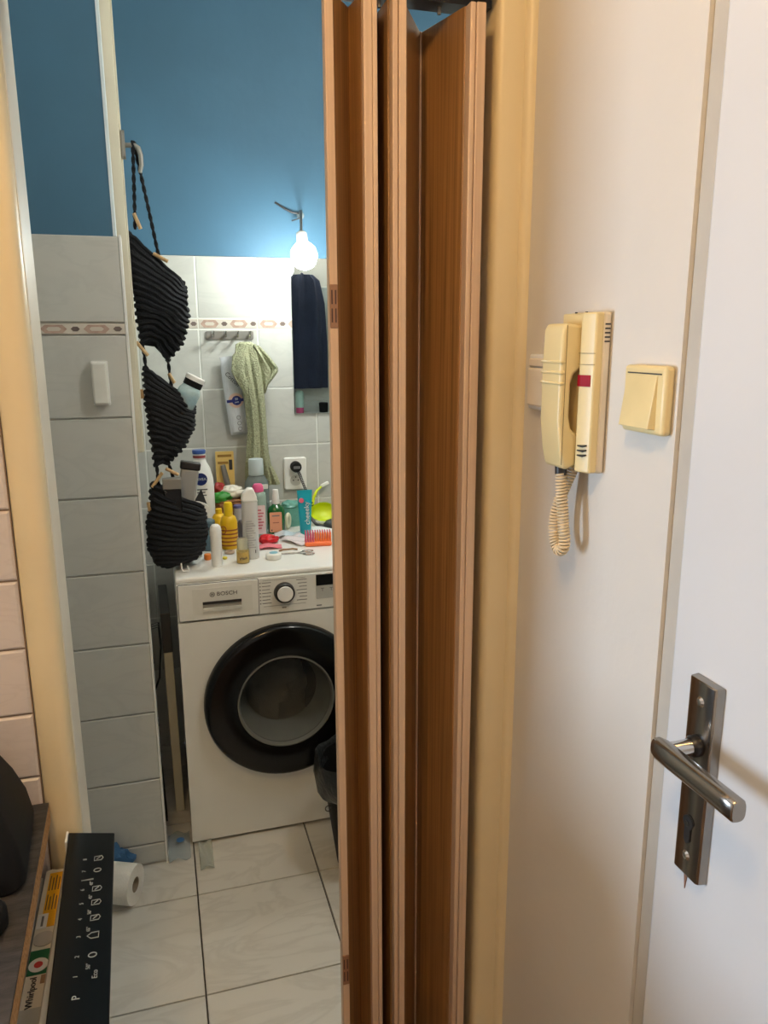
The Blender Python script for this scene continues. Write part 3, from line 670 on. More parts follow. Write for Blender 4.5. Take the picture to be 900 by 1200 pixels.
tag(MB().lathe([(0, 0), (.016, 0), (.0165, .003), (.0165, .055), (.012, .064), (0, .064)], 18).build('dark_jar', pm('dark purple jar', (74, 72, 84), .25), None, smooth=True, loc=(.254, 2.56, ZT)), 'dark purple jar between yellow bottle and pale spray bottle', 'jar')
t = bottle('silver_jar', 'silver jar with purple lid in front of the wicker basket', 'jar', .247, 2.607, [('jar_body', cyl(.016, 0, .098), pm('jar silver', (168, 168, 176), .3), 1, 1), ('lid', cyl(.0165, .098, .108), pm('lid purple', (92, 92, 140), .4), 1, 1)])
# clip and strap hanging at the machine's corner
t = thing('wire_clip', 'white wire clip lying under the lowest pouch', 'clip', (.044, 2.222, ZT))
MB().tube([(-.006, .0, .040), (-.004, -.002, .012), (.0, -.004, .0035), (.014, -.004, .003), (.016, .004, .004), (.012, .01, .016)], .0022, 6).build('wire', M_white, t, smooth=True)
tag(crumple('black_pouch', M_blackmat, None, (.052, 2.345, ZT), (.030, .045, .020), 17, .15), 'small black pouch lying under the lowest crocheted pouch', 'pouch')

# ------------------------------------------------------------------ back wall fittings
YW = YBACK-.008
t = thing('hook_rail', 'grey metal rail of four hooks on the tiled wall', 'hook rail', (.263, YW, 1.53))
MB().prism(rrect(-.083, .083, -.0145, .0145, .006), -.004, .0).build('rail', M_alu, t, bevel=.001)
for k in range(4):
    x = -.060+k*.042
    MB().tube([(x, -.004, .002), (x, -.022, -.002), (x, -.036, -.004), (x, -.042, .004), (x, -.041, .014)], [.0045, .004, .004, .004, .005], 8).build('hook', M_chrome, t, smooth=True)
# towel
M_towel = pm('sage terry towel', (172, 175, 142), .95, var=.2, scale=160, bump=1.0, bscale=240)
t = thing('hand_towel', 'sage green terry hand towel hanging from the last hook', 'towel', (.331, 2.728, 1.0))
def drape(secs, folds, seed, n=40):
    rings = []
    for z, xc, hw, yc, hd_ in secs:
        r = []
        for i in range(n):
            a = 2*PI*i/n; q = 1+.22*math.sin(folds*a+seed)+.10*math.sin((folds*2+1)*a+seed*2+z*9)
            r.append((xc+hw*math.cos(a)*(1+.05*math.sin(folds*a)), yc+hd_*math.sin(a)*q, z))
        rings.append(r)
    return rings
mt_ = MB().loft(drape([(.508, -.020, .018, .012, .010), (.500, -.022, .032, .008, .016), (.47, -.018, .040, .004, .022), (.42, -.012, .040, .0, .026), (.36, -.004, .038, -.002, .026), (.30, .002, .035, -.004, .025), (.20, .006, .034, -.004, .024), (.12, .004, .040, 0, .024), (.06, .006, .048, .004, .024), (.02, .010, .052, .008, .022), (.004, .012, .050, .008, .020)], 6, .6, 60))
mt_.build('towel_body', M_towel, t, smooth=True)
MB().loft(drape([(.498, -.026, .014, -.010, .008), (.46, -.044, .026, -.016, .011), (.41, -.048, .028, -.018, .011), (.37, -.036, .022, -.020, .010), (.335, -.026, .010, -.020, .006), (.315, -.020, .004, -.020, .003)], 4, 1.2, 32)).build('towel_flap', M_towel, t, smooth=True)
rows = []
for j_ in range(13):
    v_ = j_/12; lo = Vector((-.012+.052*v_, 0, .498-.165*v_)); ro = Vector((.022+.068*min(1, v_*1.6)-.045*max(0, v_-.62)/.38, 0, .494-.130*v_))
    rows.append([tuple(lo.lerp(ro, i_/10)+Vector((0, .004+.012*math.sin(i_*.9+v_*2)+.004*math.sin(i_*2.1), .004*math.sin(i_*1.3+j_*.4)))) for i_ in range(11)])
MB().grid(rows).build('towel_flap', M_towel, t, smooth=True, solid=.009)
MB().loft(drape([(.07, .044, .012, 0, .014), (.03, .058, .016, 0, .014), (.004, .066, .016, 0, .012)], 3, .2, 20)).build('towel_corner', M_towel, t, smooth=True)
# cotton pads packet
t = thing('cotton_pad_pack', 'long clear pack of cotton pads hanging beside the towel', 'pack', (.279, 2.769, 1.185))
Mt = R(-6, 'Y')
M_pads = clear('pads film', (238, 241, 246), .75, .2)
rings = []
for z, hw, hd_ in ((0, .030, .004), (.012, .031, .019), (.12, .032, .021), (.20, .031, .020), (.235, .030, .016), (.262, .026, .006), (.275, .030, .003)):
    rings.append([(hw*math.cos(2*PI*i/24), hd_*math.sin(2*PI*i/24), z) for i in range(24)])
MB().loft(rings, True, Mt).build('film', M_pads, t, smooth=True)
for k in range(26):
    MB().lathe(cyl(.0262, 0, .0074, .0012), 16, Mt @ T(0, 0, .014+k*.0079), 1, .60).build('cotton_pad', M_white, t, smooth=True)
bd = MB().prism(circle(.0165, 24, .006, .122), -.0228, -.0205, Mt).build('badge', pm('badge indigo', (30, 40, 112), .35), t)
MB().box(-.028, .030, -.0222, -.020, .117, .127, Mt).build('band', pm('badge indigo', (30, 40, 112), .35), t)
text('lettering', '50', .011, M_inkw, bd, Mt @ FT(.006, -.0229, .127), .0003); text('lettering', 'pads', .008, M_inkw, bd, Mt @ FT(.006, -.0229, .1165), .0003)
text('lettering', 'Cotton', .021, M_ink, t, Mt @ FT(.002, -.0225, .196) @ R(-52, 'Z'), .0003)
for k in range(3): MB().tube([(.004+.0065*math.cos(2*PI*i/14), -.0215, .062-k*.020+.0065*math.sin(2*PI*i/14)) for i in range(14)], .0009, 5, True, Mt).build('care_mark', M_inkg, t)
MB().prism(circle(.026, 20, .004, .122), -.0212, -.0202, Mt).build('flower', pm('peach print', (226, 190, 172), .4), t)
# mirror
t = thing('wall_mirror', 'frameless rectangular wall mirror below the bulb', 'mirror', (.663, YW, 1.25))
MB().box(-.178, .178, -.006, .0, 0, .543).build('glass', pm('mirror glass', (226, 234, 232), .01, 1., var=0.), t)
MB().box(-.1795, -.178, -.0062, .0, 0, .543).build('edge', pm('mirror edge', (40, 48, 50), .3), t)
# wall socket and cable
t = thing('wall_socket', 'white double wall socket with black plug above the machine', 'socket', (.478, YW, 1.030))
MB().prism(rrect(-.042, .042, -.060, .060, .008), -.016, 0).build('plate', M_white, t, bevel=.004)
MB().prism(circle(.021, 24, 0, .028), -.0168, -.015).build('socket_well', M_panelgrey, t)
MB().prism(circle(.021, 24, 0, -.024), -.0168, -.015).build('socket_well', M_panelgrey, t)
for x in (-.009, .009): MB().prism(circle(.0026, 10, x, -.024), -.0175, -.0165).build('pin_hole', M_ink, t)
MB().prism(circle(.0026, 10, 0, -.012), -.0175, -.0165).build('pin_hole', M_ink, t)
t = thing('black_plug', 'round black plug with coiled cord in the wall socket', 'plug', (.478, YW-.017, 1.058))
MB().lathe([(0, 0), (.020, 0), (.020, .020), (.017, .030), (0, .031)], 20, FRONT).build('plug_body', M_blackmat, t, smooth=True)
MB().prism(rrect(-.012, .012, -.005, .005, .002), -.0325, -.030).build('plug_mark', M_inkg, t)
path = [(.004, -.026, -.012), (.012, -.026, -.03), (.018, -.030, -.05), (.026, -.04, -.075), (.034, -.05, -.10), (.05, -.06, -.14), (.07, -.06, -.172)]
cr = []
for i in range(220):
    f_ = i/219*(len(path)-1); k = min(int(f_), len(path)-2); p = Vector(path[k]).lerp(Vector(path[k+1]), f_-k)
    cr.append(tuple(p+Vector((math.cos(i*.62), math.sin(i*.62)*.6, math.sin(i*.62)))*.0042))
MB().tube(cr, .0016, 5).build('cord', M_black, t, smooth=True)
# bulb on a bracket
t = thing('wall_bulb', 'bare glowing bulb on a bracket above the mirror', 'lamp', (.527, YBACK+.004, 1.93))
BC = Vector((-.036, -.238, -.152))
MB().lathe([(0, -.043), (.017, -.040), (.031, -.030), (.041, -.012), (.043, .004), (.039, .020), (.029, .034), (.019, .044), (.015, .054), (0, .054)], 24, T(*BC) @ R(-26, 'X')).build('bulb', pm('glowing bulb glass', (246, 252, 246), .3, emit=BATH_BULB), t, smooth=True)
MB().lathe([(0, .050), (.016, .050), (.018, .056), (.018, .080), (.012, .086), (0, .086)], 18, T(*BC) @ R(-26, 'X')).build('lamp_socket', pm('lamp socket grey', (150, 150, 146), .5), t, smooth=True)
MB().tube([(-.036, -.200, -.075), (-.030, -.170, -.030), (-.018, -.110, .004), (-.008, -.05, .012), (0, 0, .006)], .0045, 8).build('arm', M_alu, t, smooth=True)
MB().lathe([(0, 0), (.013, 0), (.012, .008), (.007, .012), (0, .012)], 20, T(0, 0, .006) @ FRONT).build('wall_rose', pm('rose grey', (140, 150, 154), .5), t, smooth=True)
MB().tube([(-.004, -.008, .012), (-.03, -.010, .014), (-.055, -.006, .026), (-.088, -.003, .046)], .0034, 6).build('wire', M_ink, t, smooth=True)
MB().tube([(.0, -.02, -.002), (-.02, -.024, -.010), (-.034, -.018, -.014)], .0026, 6).build('wire', M_ink, t, smooth=True)

# holder on the pier
t = thing('wall_holder', 'small white plastic holder stuck on the pier tile', 'holder', (-.131, YPIER-.008, 1.354))
MB().prism(rrect(-.0205, .0205, 0, .112, .004), -.004, 0).build('back_plate', M_white, t)
MB().prism(rrect(-.0195, .0195, .003, .109, .006), -.026, -.004).build('cover', pm('holder white', (222, 222, 214), .3), t, bevel=.006, seg=3)

# ------------------------------------------------------------------ gap beside the machine
t = thing('leaning_board', 'cream board with painted shade over its upper end standing between pier and washing machine', 'board', (-.012, 2.345, 0), 1)
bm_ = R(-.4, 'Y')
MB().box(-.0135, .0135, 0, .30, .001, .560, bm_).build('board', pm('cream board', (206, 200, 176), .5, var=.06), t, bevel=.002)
MB().box(-.0145, .0145, -.001, .30, .560, .690, bm_).build('shaded_end', pm('board end shade', (58, 56, 54), .6), t, bevel=.002)  # dark sleeve paints the shade that falls on the board's upper end
t = thing('wire_rack', 'folded black wire rack behind the cream board', 'rack', (-.056, 2.30, 0))
for y in (0, .02, .04):
    MB().tube([(0, y, .003), (-.008, y, .35), (-.006, y, .66), (.018, y, .665), (.020, y, .60)], .0032, 6).build('wire', M_black, t, smooth=True)
for z in (.12, .34, .55):
    MB().tube([(-.004, 0, z), (-.006, .043, z)], .0028, 6).build('cross_wire', M_black, t)
MB().tube([(.020, 0, .60), (.01, .0, .50), (-.006, 0, .46)], .0032, 6).build('bracket', M_black, t, smooth=True)
tag(crumple('dark_bag', pm('dark cloth', (28, 28, 30), .8), None, (-.112, 2.60, 0), (.022, .10, .34), 31, .15), 'dark cloth bag stuffed behind the wire rack', 'bag')

# ------------------------------------------------------------------ floor clutter
t = thing('toilet_roll', 'white toilet paper roll lying on the bathroom floor', 'toilet roll', (-.188, 1.972, 0), -24)
Mr = T(0, 0, .0535) @ R(90, 'Y')
MB().lathe([(.0205, -.050), (.0535, -.050), (.0535, .050), (.0205, .050), (.0205, -.050)], 40, Mr).build('paper', pm('tissue white', (232, 230, 222), .95, bump=.2, bscale=200), t, smooth=True)
MB().lathe([(.019, -.0495), (.0205, -.0495), (.0205, .0495), (.019, .0495), (.019, -.0495)], 28, Mr).build('core', pm('card core', (150, 136, 116), .9), t, smooth=True)
tag(crumple('blue_bag', clear('blue film', (104, 158, 208), .45, .25), None, (-.212, 2.066, 0), (.055, .020, .062), 41, .35, 3.), 'crumpled blue plastic bag by the foot of the pier', 'bag')
tag(crumple('tissue', pm('tissue white', (232, 230, 222), .95), None, (-.310, 2.055, 0), (.032, .026, .060), 43, .3), 'crumpled white tissue behind the dishwasher door', 'tissue')
t = sheet('clear_bag', clear('clear film', (236, 241, 244), .16, .15), None, -.034, .030, -.07, .06, lambda a, b_: .003+.012*math.sin(4*a+3*b_)**2+.006*math.sin(7*b_)**2, .0006); t.location = (-.020, 2.155, 0); tag(t, 'crumpled clear bag with blue print in the gap beside the machine', 'bag')
MB().lathe([(0, .0006), (.012, .0006), (.012, 0)], 14, T(.002, .01, .019)).build('print', pm('film blue', (60, 120, 180), .4), t)
t = sheet('clear_wrap', clear('clear strip', (234, 236, 230), .3, .15), None, -.018, .022, -.06, .06, lambda a, b_: .004+.010*math.sin(3*a+2*b_)**2+.02*max(0, b_-.75), .0008); t.location = (.052, 2.085, 0); tag(t, 'clear plastic strip on the floor at the machine corner', 'wrap')
# waste bin with black liner
t = thing('waste_bin', 'dark waste bin with black liner in front of the washing machine', 'bin', (.512, 1.945, 0))
MB().lathe([(0, .0), (.082, 0), (.086, .004), (.128, .33), (.126, .33), (.083, .008), (0, .008)], 36).build('bin_body', M_blackmat, t, smooth=True)
rg = []
for r_, z in ((.120, .30), (.134, .345), (.138, .352), (.142, .345), (.146, .30), (.142, .262), (.135, .25)):
    rg.append([(math.cos(2*PI*i/48)*(r_+.004*math.sin(9*2*PI*i/48+z*60)), math.sin(2*PI*i/48)*(r_+.004*math.sin(7*2*PI*i/48+z*40)), z+.006*math.sin(5*2*PI*i/48)) for i in range(48)])
MB().loft(rg, False).build('liner', pm('black liner film', (34, 36, 38), .3, bump=.4, bscale=60), t, smooth=True)
MB().tube([(-.118+.009*math.cos(2*PI*i/18), -.036, .212+.009*math.sin(2*PI*i/18)) for i in range(18)], .0014, 5, True).build('handle_ring', M_darkmetal, t, smooth=True)

# ------------------------------------------------------------------ things only the mirror shows
M_navy = pm('navy cloth', (36, 42, 64), .9, var=.1, bump=.4, bscale=160)
t = thing('bathrobe', 'navy bathrobe hanging inside the door wall seen in the mirror', 'bathrobe', (.80, 1.345, 1.25))
MB().loft(drape([(.60, .0, .05, 0, .03), (.57, .0, .085, 0, .045), (.45, 0, .11, 0, .05), (.25, 0, .12, 0, .05), (.05, 0, .12, 0, .05), (.0, 0, .12, 0, .045)], 7, .4, 56)).build('robe_body', M_navy, t, smooth=True)
MB().tube([(0, -.06, .59), (0, -.04, .61), (0, 0, .60)], .005, 6).build('hanging_loop', M_navy, t)
t = thing('teal_towel', 'teal towel hanging beside the bathrobe in the mirror', 'towel', (1.03, 1.335, 1.30))
MB().loft(drape([(.50, 0, .04, 0, .02), (.46, 0, .055, 0, .03), (.2, 0, .06, 0, .03), (0, 0, .06, 0, .03)], 5, 1.4, 40)).build('towel_body', pm('teal terry', (60, 128, 122), .95, bump=.5, bscale=200), t, smooth=True)
t = thing('wall_shelf', 'white wall shelf under the bathrobe seen in the mirror', 'shelf', (.90, 1.276, 1.10))
MB().box(-.24, .24, 0, .11, 0, .014).build('board', M_white, t, bevel=.002)
for x in (-.18, .18): MB().prism([(0, 0), (.09, 0), (0, -.07)], -.003, .003, T(x, 0, 0) @ R(90, 'Z')).build('bracket', M_alu, t)
t = thing('shampoo_bottle', 'mint shampoo bottle with pink base on the shelf in the mirror', 'bottle', (.765, 1.335, 1.114))
MB().lathe([(0, 0), (.022, 0), (.022, .03), (0, .03)], 20).build('base', pm('cap pink', (214, 88, 138), .35), t, smooth=True)
MB().lathe([(0, .03), (.023, .03), (.023, .11), (.014, .122), (0, .124)], 20).build('bottle_body', pm('mint plastic opaque', (176, 206, 196), .3), t, smooth=True)
tag(MB().lathe([(0, 0), (.024, 0), (.026, .05), (.022, .054), (0, .054)], 20).build('black_cup', M_blackmat, None, smooth=True, loc=(.90, 1.33, 1.114)), 'small black cup on the shelf in the mirror', 'cup')

# ------------------------------------------------------------------ folding accordion door
ZP0, ZP1 = .012, 1.984
t = thing('folding_door', 'brown wood accordion door folded against the right jamb', 'door', (.38, 1.18, 0))
OX, OY = .38, 1.18
def slab(name, a, b, th, mat, z0=ZP0, z1=ZP1, bev=.0015):
    a, b = Vector(a)-Vector((OX, OY)), Vector(b)-Vector((OX, OY)); d = (b-a).normalized(); nrm = Vector((-d.y, d.x))*th/2
    return MB().plan([tuple(a-nrm), tuple(b-nrm), tuple(b+nrm), tuple(a+nrm)], z0, z1).build(name, mat, t, bevel=bev)
lead = slab('leading_post', (.2595, 1.134), (.2595, 1.152), .0125, M_edge)
slab('panel', (.2625, 1.150), (.3045, 1.205), .006, M_wood)
slab('panel', (.3045, 1.205), (.3115, 1.150), .006, M_wood)
slab('edge_strip', (.3155, 1.139), (.3155, 1.156), .0125, M_edge); slab('edge_strip', (.326, 1.1405), (.326, 1.156), .0075, M_edge)
slab('panel', (.3285, 1.156), (.345, 1.262), .006, M_wood)
slab('panel', (.3505, 1.262), (.352, 1.156), .006, M_wood)
slab('edge_strip', (.3555, 1.1390), (.3555, 1.156), .0085, M_edge); slab('edge_strip', (.366, 1.137), (.366, 1.156), .0115, M_edge)
slab('panel', (.370, 1.156), (.432, 1.262), .006, M_wood)
slab('hinge_strip', (.4335, 1.255), (.4335, 1.268), .004, M_edge)
slab('panel', (.437, 1.262), (.4665, 1.150), .006, M_wood)
slab('edge_strip', (.4695, 1.1315), (.4695, 1.152), .0085, M_edge); slab('edge_strip', (.4815, 1.1295), (.4815, 1.152), .0145, M_edge)
slab('panel', (.4865, 1.152), (.500, 1.255), .006, M_wood)
for zc in (1.565, .412):
    x = .2598-OX; y = 1.134-OY
    pl = MB().box(x-.0065, x+.0055, y-.0014, y+.002, zc-.031, zc+.031).build('latch_plate', pm('latch bronze', (150, 112, 86), .4, .3), t, bevel=.001)
    for k in (-1, 1):
        MB().box(x-.0045, x-.0025, y-.0018, y, zc+k*.013-.010, zc+k*.013+.010).box(x+.001, x+.003, y-.0018, y, zc+k*.013-.010, zc+k*.013+.010).build('latch_slot', pm('slot dark', (70, 46, 40), .6), pl)
t2 = thing('door_rail', 'wooden top rail with dark track above the accordion door', 'rail', (.179, 1.19, 1.994))
MB().box(-.335, .336, -.058, .030, .018, .052).build('rail_board', M_wood, t2, bevel=.002)
MB().box(-.335, .336, -.018, .018, .0, .018).build('track', M_black, t2)
for x in (.10, .168, .26, .318):
    MB().lathe([(0, -.0095), (.003, -.0095), (.003, .002), (0, .002)], 8, T(x, 0, 0)).build('runner', M_alu, t2)

# ------------------------------------------------------------------ right wall: intercom, switches, entrance door
t = thing('intercom_phone', 'cream wall intercom with handset and red button', 'intercom', (.575, .9425, 1.339))
# local axes: x towards the wall (0 = wall), y along the wall
def yprof(pts, z0, z1, bev=.003, name='base', mat=M_cream, parent=t, seg=3):
    return MB().plan(pts, z0, z1).build(name, mat, parent, bevel=bev, seg=seg)
yprof([(-.001, -.046), (-.013, -.046), (-.013, .046), (-.001, .046)], .000, .213, .004, 'back_plate', M_creamw)
base = yprof([(-.012, -.0455), (-.023, -.0450), (-.031, -.026), (-.031, -.0200), (-.022, -.0190), (-.022, .0450), (-.012, .0455)], .001, .212, .0025, 'base')
for k in range(5): MB().box(-.0108, -.0035, -.0468, -.0455, .196-k*.0055, .198-k*.0055).build('vent_slot', M_ink, base)
for k in range(3):
    MB().prism([(-.0232, .038-k*.0065), (-.0312, .0362-k*.0065), (-.0312, .0382-k*.0065), (-.0232, .040-k*.0065)], -.040, -.0255).build('vent_slot', M_ink, base)
def band(z0, z1, y0, y1, mat, nm):
    # follows the slanted front facet of the base
    def xf(y): return -.0235-(y+.045)/.019*.008 if y < -.026 else -.0315
    MB().add([(xf(y)-.0006, y, z) for z in (z0, z1) for y in (y0, -.026, y1)]+[(xf(y)+.002, y, z) for z in (z0, z1) for y in (y0, -.026, y1)],
             [(0, 1, 4, 3), (1, 2, 5, 4), (6, 9, 10, 7), (7, 10, 11, 8), (0, 3, 9, 6), (2, 8, 11, 5), (0, 6, 7, 1), (1, 7, 8, 2), (3, 4, 10, 9), (4, 5, 11, 10)]).build(nm, mat, base)
band(.1165, .1315, -.0405, -.0195, pm('button red', (150, 8, 30), .5, spec=.15), 'red_button')
band(.1450, .1456, -.0445, -.0195, M_creamd, 'button_line'); band(.1595, .1601, -.0445, -.0195, M_creamd, 'button_line')
for y in (.012, -.014): MB().box(-.022, -.019, y-.001, y+.001, .2118, .2135).build('screw', M_ink, base)
# handset: outline seen from the side, with the grip hollow
hs = [(-.024, .195), (-.050, .199), (-.055, .19), (-.0565, .15), (-.0565, .07), (-.052, .030), (-.046, .004), (-.040, .003), (-.026, .008), (-.024, .050), (-.036, .058), (-.040, .075), (-.040, .118), (-.036, .132), (-.024, .140)]
hp = MB().prism(hs, -.0170, .036, Matrix.Identity(4)).build('handset', M_cream, t, bevel=.004, seg=3)
for k in range(3):
    z = .118+k*.014
    MB().box(-.0578, -.050, -.0185, .0372, z, z+.004, R(0, 'X')).build('grip_rib', M_cream, hp, bevel=.0015)
MB().box(-.0495, -.0488, -.0174, -.0168, .01, .196).build('seam', M_creamd, hp)
MB().lathe([(0, 0), (.008, 0), (.0085, .012), (0, .012)], 14, T(-.036, .006, -.008)).build('cord_grommet', M_darkmetal, hp, smooth=True)
# coiled cord in a loop
cpth = [(-.036, .005, -.006), (-.035, .004, -.030), (-.034, .000, -.055), (-.033, -.003, -.080), (-.032, -.006, -.098), (-.032, -.004, -.113), (-.033, .008, -.118), (-.034, .018, -.104), (-.034, .021, -.080), (-.031, .019, -.055), (-.024, .015, -.030), (-.016, .010, -.004), (-.012, .008, .004)]
def spline(path, n):
    o = []
    for i in range(n):
        f_ = i/(n-1)*(len(path)-1); k = min(int(f_), len(path)-2); u = f_-k
        p0, p1, p2, p3 = [Vector(path[max(0, min(len(path)-1, k+d))]) for d in (-1, 0, 1, 2)]
        o.append(.5*((2*p1)+(p2-p0)*u+(2*p0-5*p1+4*p2-p3)*u*u+(3*p1-p0-3*p2+p3)*u**3))
    return o
bp0 = spline(cpth, 2400); base_p = [bp0[0]]; acc = 0.; tot = sum((b-a).length for a, b in zip(bp0, bp0[1:]))
for a, b in zip(bp0, bp0[1:]):
    acc += (b-a).length
    if acc >= tot/899: base_p.append(b); acc -= tot/899
coil = []; NB = len(base_p)-1
for i, p in enumerate(base_p):
    tn = (base_p[min(i+1, NB)]-base_p[max(i-1, 0)]).normalized()
    u_ = tn.cross(Vector((1, 0, 0))).normalized(); v_ = tn.cross(u_); a = i*2*PI/16
    coil.append(tuple(p+(u_*math.cos(a)+v_*math.sin(a))*.0068))
MB().tube(coil, .0018, 5).build('coiled_cord', pm('cord cream', (222, 202, 166), .5), t, smooth=True)

t = thing('light_switch', 'yellowed cream rocker light switch near the entrance door', 'light switch', (.575, .802, 1.446))
MB().box(-.014, 0, -.0415, .0415, -.0405, .0405).build('plate', M_cream, t, bevel=.005, seg=3)
MB().add([(-.0135, -.028, -.034), (-.0135, .034, -.034), (-.0135, .034, .030), (-.0135, -.028, .030), (-.0235, -.026, -.033), (-.0235, .033, -.033), (-.0150, .033, .029), (-.0150, -.026, .029)],
         [(0, 1, 2, 3), (4, 5, 6, 7), (0, 1, 5, 4), (1, 2, 6, 5), (2, 3, 7, 6), (3, 0, 4, 7)]).build('rocker', pm('rocker cream', (222, 203, 150), .35), t, bevel=.002)
MB().box(-.0146, -.013, -.034, .033, .0305, .0320).build('gap', M_ink, t)
t = thing('light_switch', 'white rocker light switch half hidden behind the intercom', 'light switch', (.575, 1.066, 1.452))
MB().box(-.010, 0, -.0415, .0415, -.0425, .0425).build('plate', M_white, t, bevel=.003)
MB().box(-.0165, -.009, -.034, .034, -.036, .022).build('rocker', M_creamw, t, bevel=.003)
MB().box(-.015, -.009, -.034, .034, .0235, .036).build('rocker', M_creamw, t, bevel=.002)
# entrance door with its frame
struct('trim_7', MB().box(.5805, .70, .730, .754, 0, 2.06).box(.5805, .70, -.29, -.262, 0, 2.06), pm('door frame edge paint', (186, 180, 168), .45, var=.04), bevel=.002)
dd = struct('door_1', MB().box(.576, .62, -.26, .728, .008, 2.05), pm('entrance door paint', (212, 212, 211), .33, var=.02, scale=4, bump=.05, bscale=30), bevel=.004)
MB().prism([(0, 0), (.006, .001), (.004, -.012), (.0015, -.030), (-.001, -.012)], -.0004, .001, T(.5757, .668, .897) @ R(90, 'Z')).build('paint_chip', pm('bare wood chip', (150, 108, 84), .8), dd)
M_hsteel = pm('smoked steel', (156, 150, 142), .2, 1., var=.04, scale=25)
t = MB().plan([(-.001, -.0235), (-.013, -.0215), (-.015, -.018), (-.015, .018), (-.013, .0215), (-.001, .0235)], 0, .246).build('door_handle', M_hsteel, dd, bevel=.0015, loc=(.578, .658, .898))
for z in (.222, .026): MB().lathe([(0, .003), (.004, .0025), (.0062, 0)], 16, T(-.015, 0, z) @ R(-90, 'Y')).build('screw', M_chrome, t, smooth=True)
kh = MB().prism(circle(.0085, 20, 0, .070)[0:11]+[(-.0085, .070)]+[(-.0045, .062), (-.0045, .046), (0, .042), (.0045, .046), (.0045, .062)], -.0015, .0015, T(-.0155, 0, 0) @ R(90, 'Z')).build('key_cylinder', M_darkmetal, t)
MB().lathe([(0, .002), (.0035, .002), (.0035, 0)], 10, T(-.0165, 0, .069) @ R(-90, 'Y')).build('key_core', M_chrome, t)
MB().lathe([(.0125, 0), (.0125, .006), (.011, .008), (.0095, .010)], 20, T(-.015, 0, .168) @ R(-90, 'Y')).build('collar', M_black, t, smooth=True)
MB().tube([(-.018, 0, .168), (-.040, 0, .168), (-.052, 0, .168)], [.0095, .0092, .0092], 16).build('neck', M_chrome, t, smooth=True)
rings = []
for y, hx, hz, zc in ((.016, .003, .005, .168), (.013, .008, .011, .168), (.004, .0105, .0125, .168), (-.02, .0105, .0125, .168), (-.06, .0098, .0122, .168), (-.10, .0095, .0125, .168), (-.116, .0095, .0125, .168), (-.118, .008, .011, .168)):
    rings.append([(-.058+hx*math.copysign(abs(math.cos(a))**.7, math.cos(a)), y, zc+hz*math.copysign(abs(math.sin(a))**.7, math.sin(a))) for a in [2*PI*i/20 for i in range(20)]])
MB().loft(rings).build('lever', M_hsteel, t, smooth=True)

# ------------------------------------------------------------------ left foreground: counter, dishwasher, dark box
M_stone = pm('dark stone laminate', (34, 32, 32), .5, rgb2=(66, 62, 60), scale=26, stretch=(1, 3, 1), detail=8, bump=.1, bscale=120)
M_chip = pm('particle board edge', (150, 108, 62), .85, rgb2=(190, 148, 98), scale=220, bump=.4, bscale=300)
t = thing('kitchen_counter', 'dark stone look worktop with raw particle board edge at the doorway', 'counter', (-.55, .85, 0))
MB().add([(-.45, -.30, .800), (.366, -.30, .800), (.3525, .294, .800), (-.45, .294, .800), (-.45, -.30, .829), (.366, -.30, .829), (.3525, .294, .829), (-.45, .294, .829)],
         [(0, 3, 2, 1), (4, 5, 6, 7), (0, 1, 5, 4), (1, 2, 6, 5), (2, 3, 7, 6), (3, 0, 4, 7)]).build('core', M_chip, t)
MB().add([(-.45, -.30, .829), (.3662, -.30, .829), (.3526, .294, .829), (-.45, .294, .829), (-.45, -.30, .8312), (.3655, -.30, .8312), (.3520, .294, .8312), (-.45, .294, .8312)],
         [(0, 3, 2, 1), (4, 5, 6, 7), (0, 1, 5, 4), (1, 2, 6, 5), (2, 3, 7, 6), (3, 0, 4, 7)]).build('laminate', M_stone, t)
MB().box(-.45, -.43, -.25, .29, 0, .8).build('side_panel', M_white, t)
MB().box(-.43, -.02, -.25, -.23, .1, .8).build('front_panel', M_white, t)
# slim dishwasher under the worktop, door ajar towards the doorway
t = thing('dishwasher', 'slim dishwasher under the worktop with its black control edge tilted open', 'dishwasher', (-.21, .915, 0))
M_dw = pm('dishwasher steel', (176, 174, 168), .35, .6, var=.04)
MB().box(-.34, -.002, -.215, .205, .02, .722).build('tub', M_dw, t, bevel=.003)
MB().box(-.002, .028, -.215, .222, .690, .718).build('inner_ledge', pm('ledge grey', (150, 148, 142), .4), t, bevel=.003)
for y in (-.2, .19): MB().box(-.33, -.28, y-.01, y+.01, 0, .02).build('foot', M_blackmat, t)
dm = T(-.105, 0, .08) @ R(11.5, 'Y')
dw = MB().box(.0, .058, -.32, .220, .01, .690, dm).build('door', M_dw, t, bevel=.002)
PX0, PX1, PZ_ = .036, .1045, .7705
cpn = MB().add([(PX0, .226, PZ_+.006), (PX1-.001, .214, PZ_), (PX1+.0135, -.33, PZ_), (PX0+.0150, -.33, PZ_+.006), (PX0, .226, PZ_-.018), (PX1-.003, .214, PZ_-.022), (PX1+.0115, -.33, PZ_-.022), (PX0+.0150, -.33, PZ_-.018)],
               [(0, 1, 2, 3), (4, 7, 6, 5), (0, 4, 5, 1), (1, 5, 6, 2), (2, 6, 7, 3), (3, 7, 4, 0)]).build('control_edge', pm('black glass panel', (5, 10, 15), .22, var=.2, spec=.22), t, bevel=.0015)
MB().box(PX0-.003, PX0, .2, .228, PZ_-.016, PZ_+.0068).build('rim', M_white, cpn)
def pt3(y, o):        # on the tilted control edge: y along, o across (0 = rim side)
    k = (.226-y)/.556
    x = PX0+.015*k+o*(PX1-PX0); return (x, y, PZ_+.006*(1-o)+.0004)
tilt = R(5, 'Y')
def sym(s, y, o, size, mat=M_inkp):
    x, yy, z = pt3(y, o)
    text('symbol', s, size, mat, cpn, T(x, yy, z) @ tilt @ R(90, 'Z'), .00025)
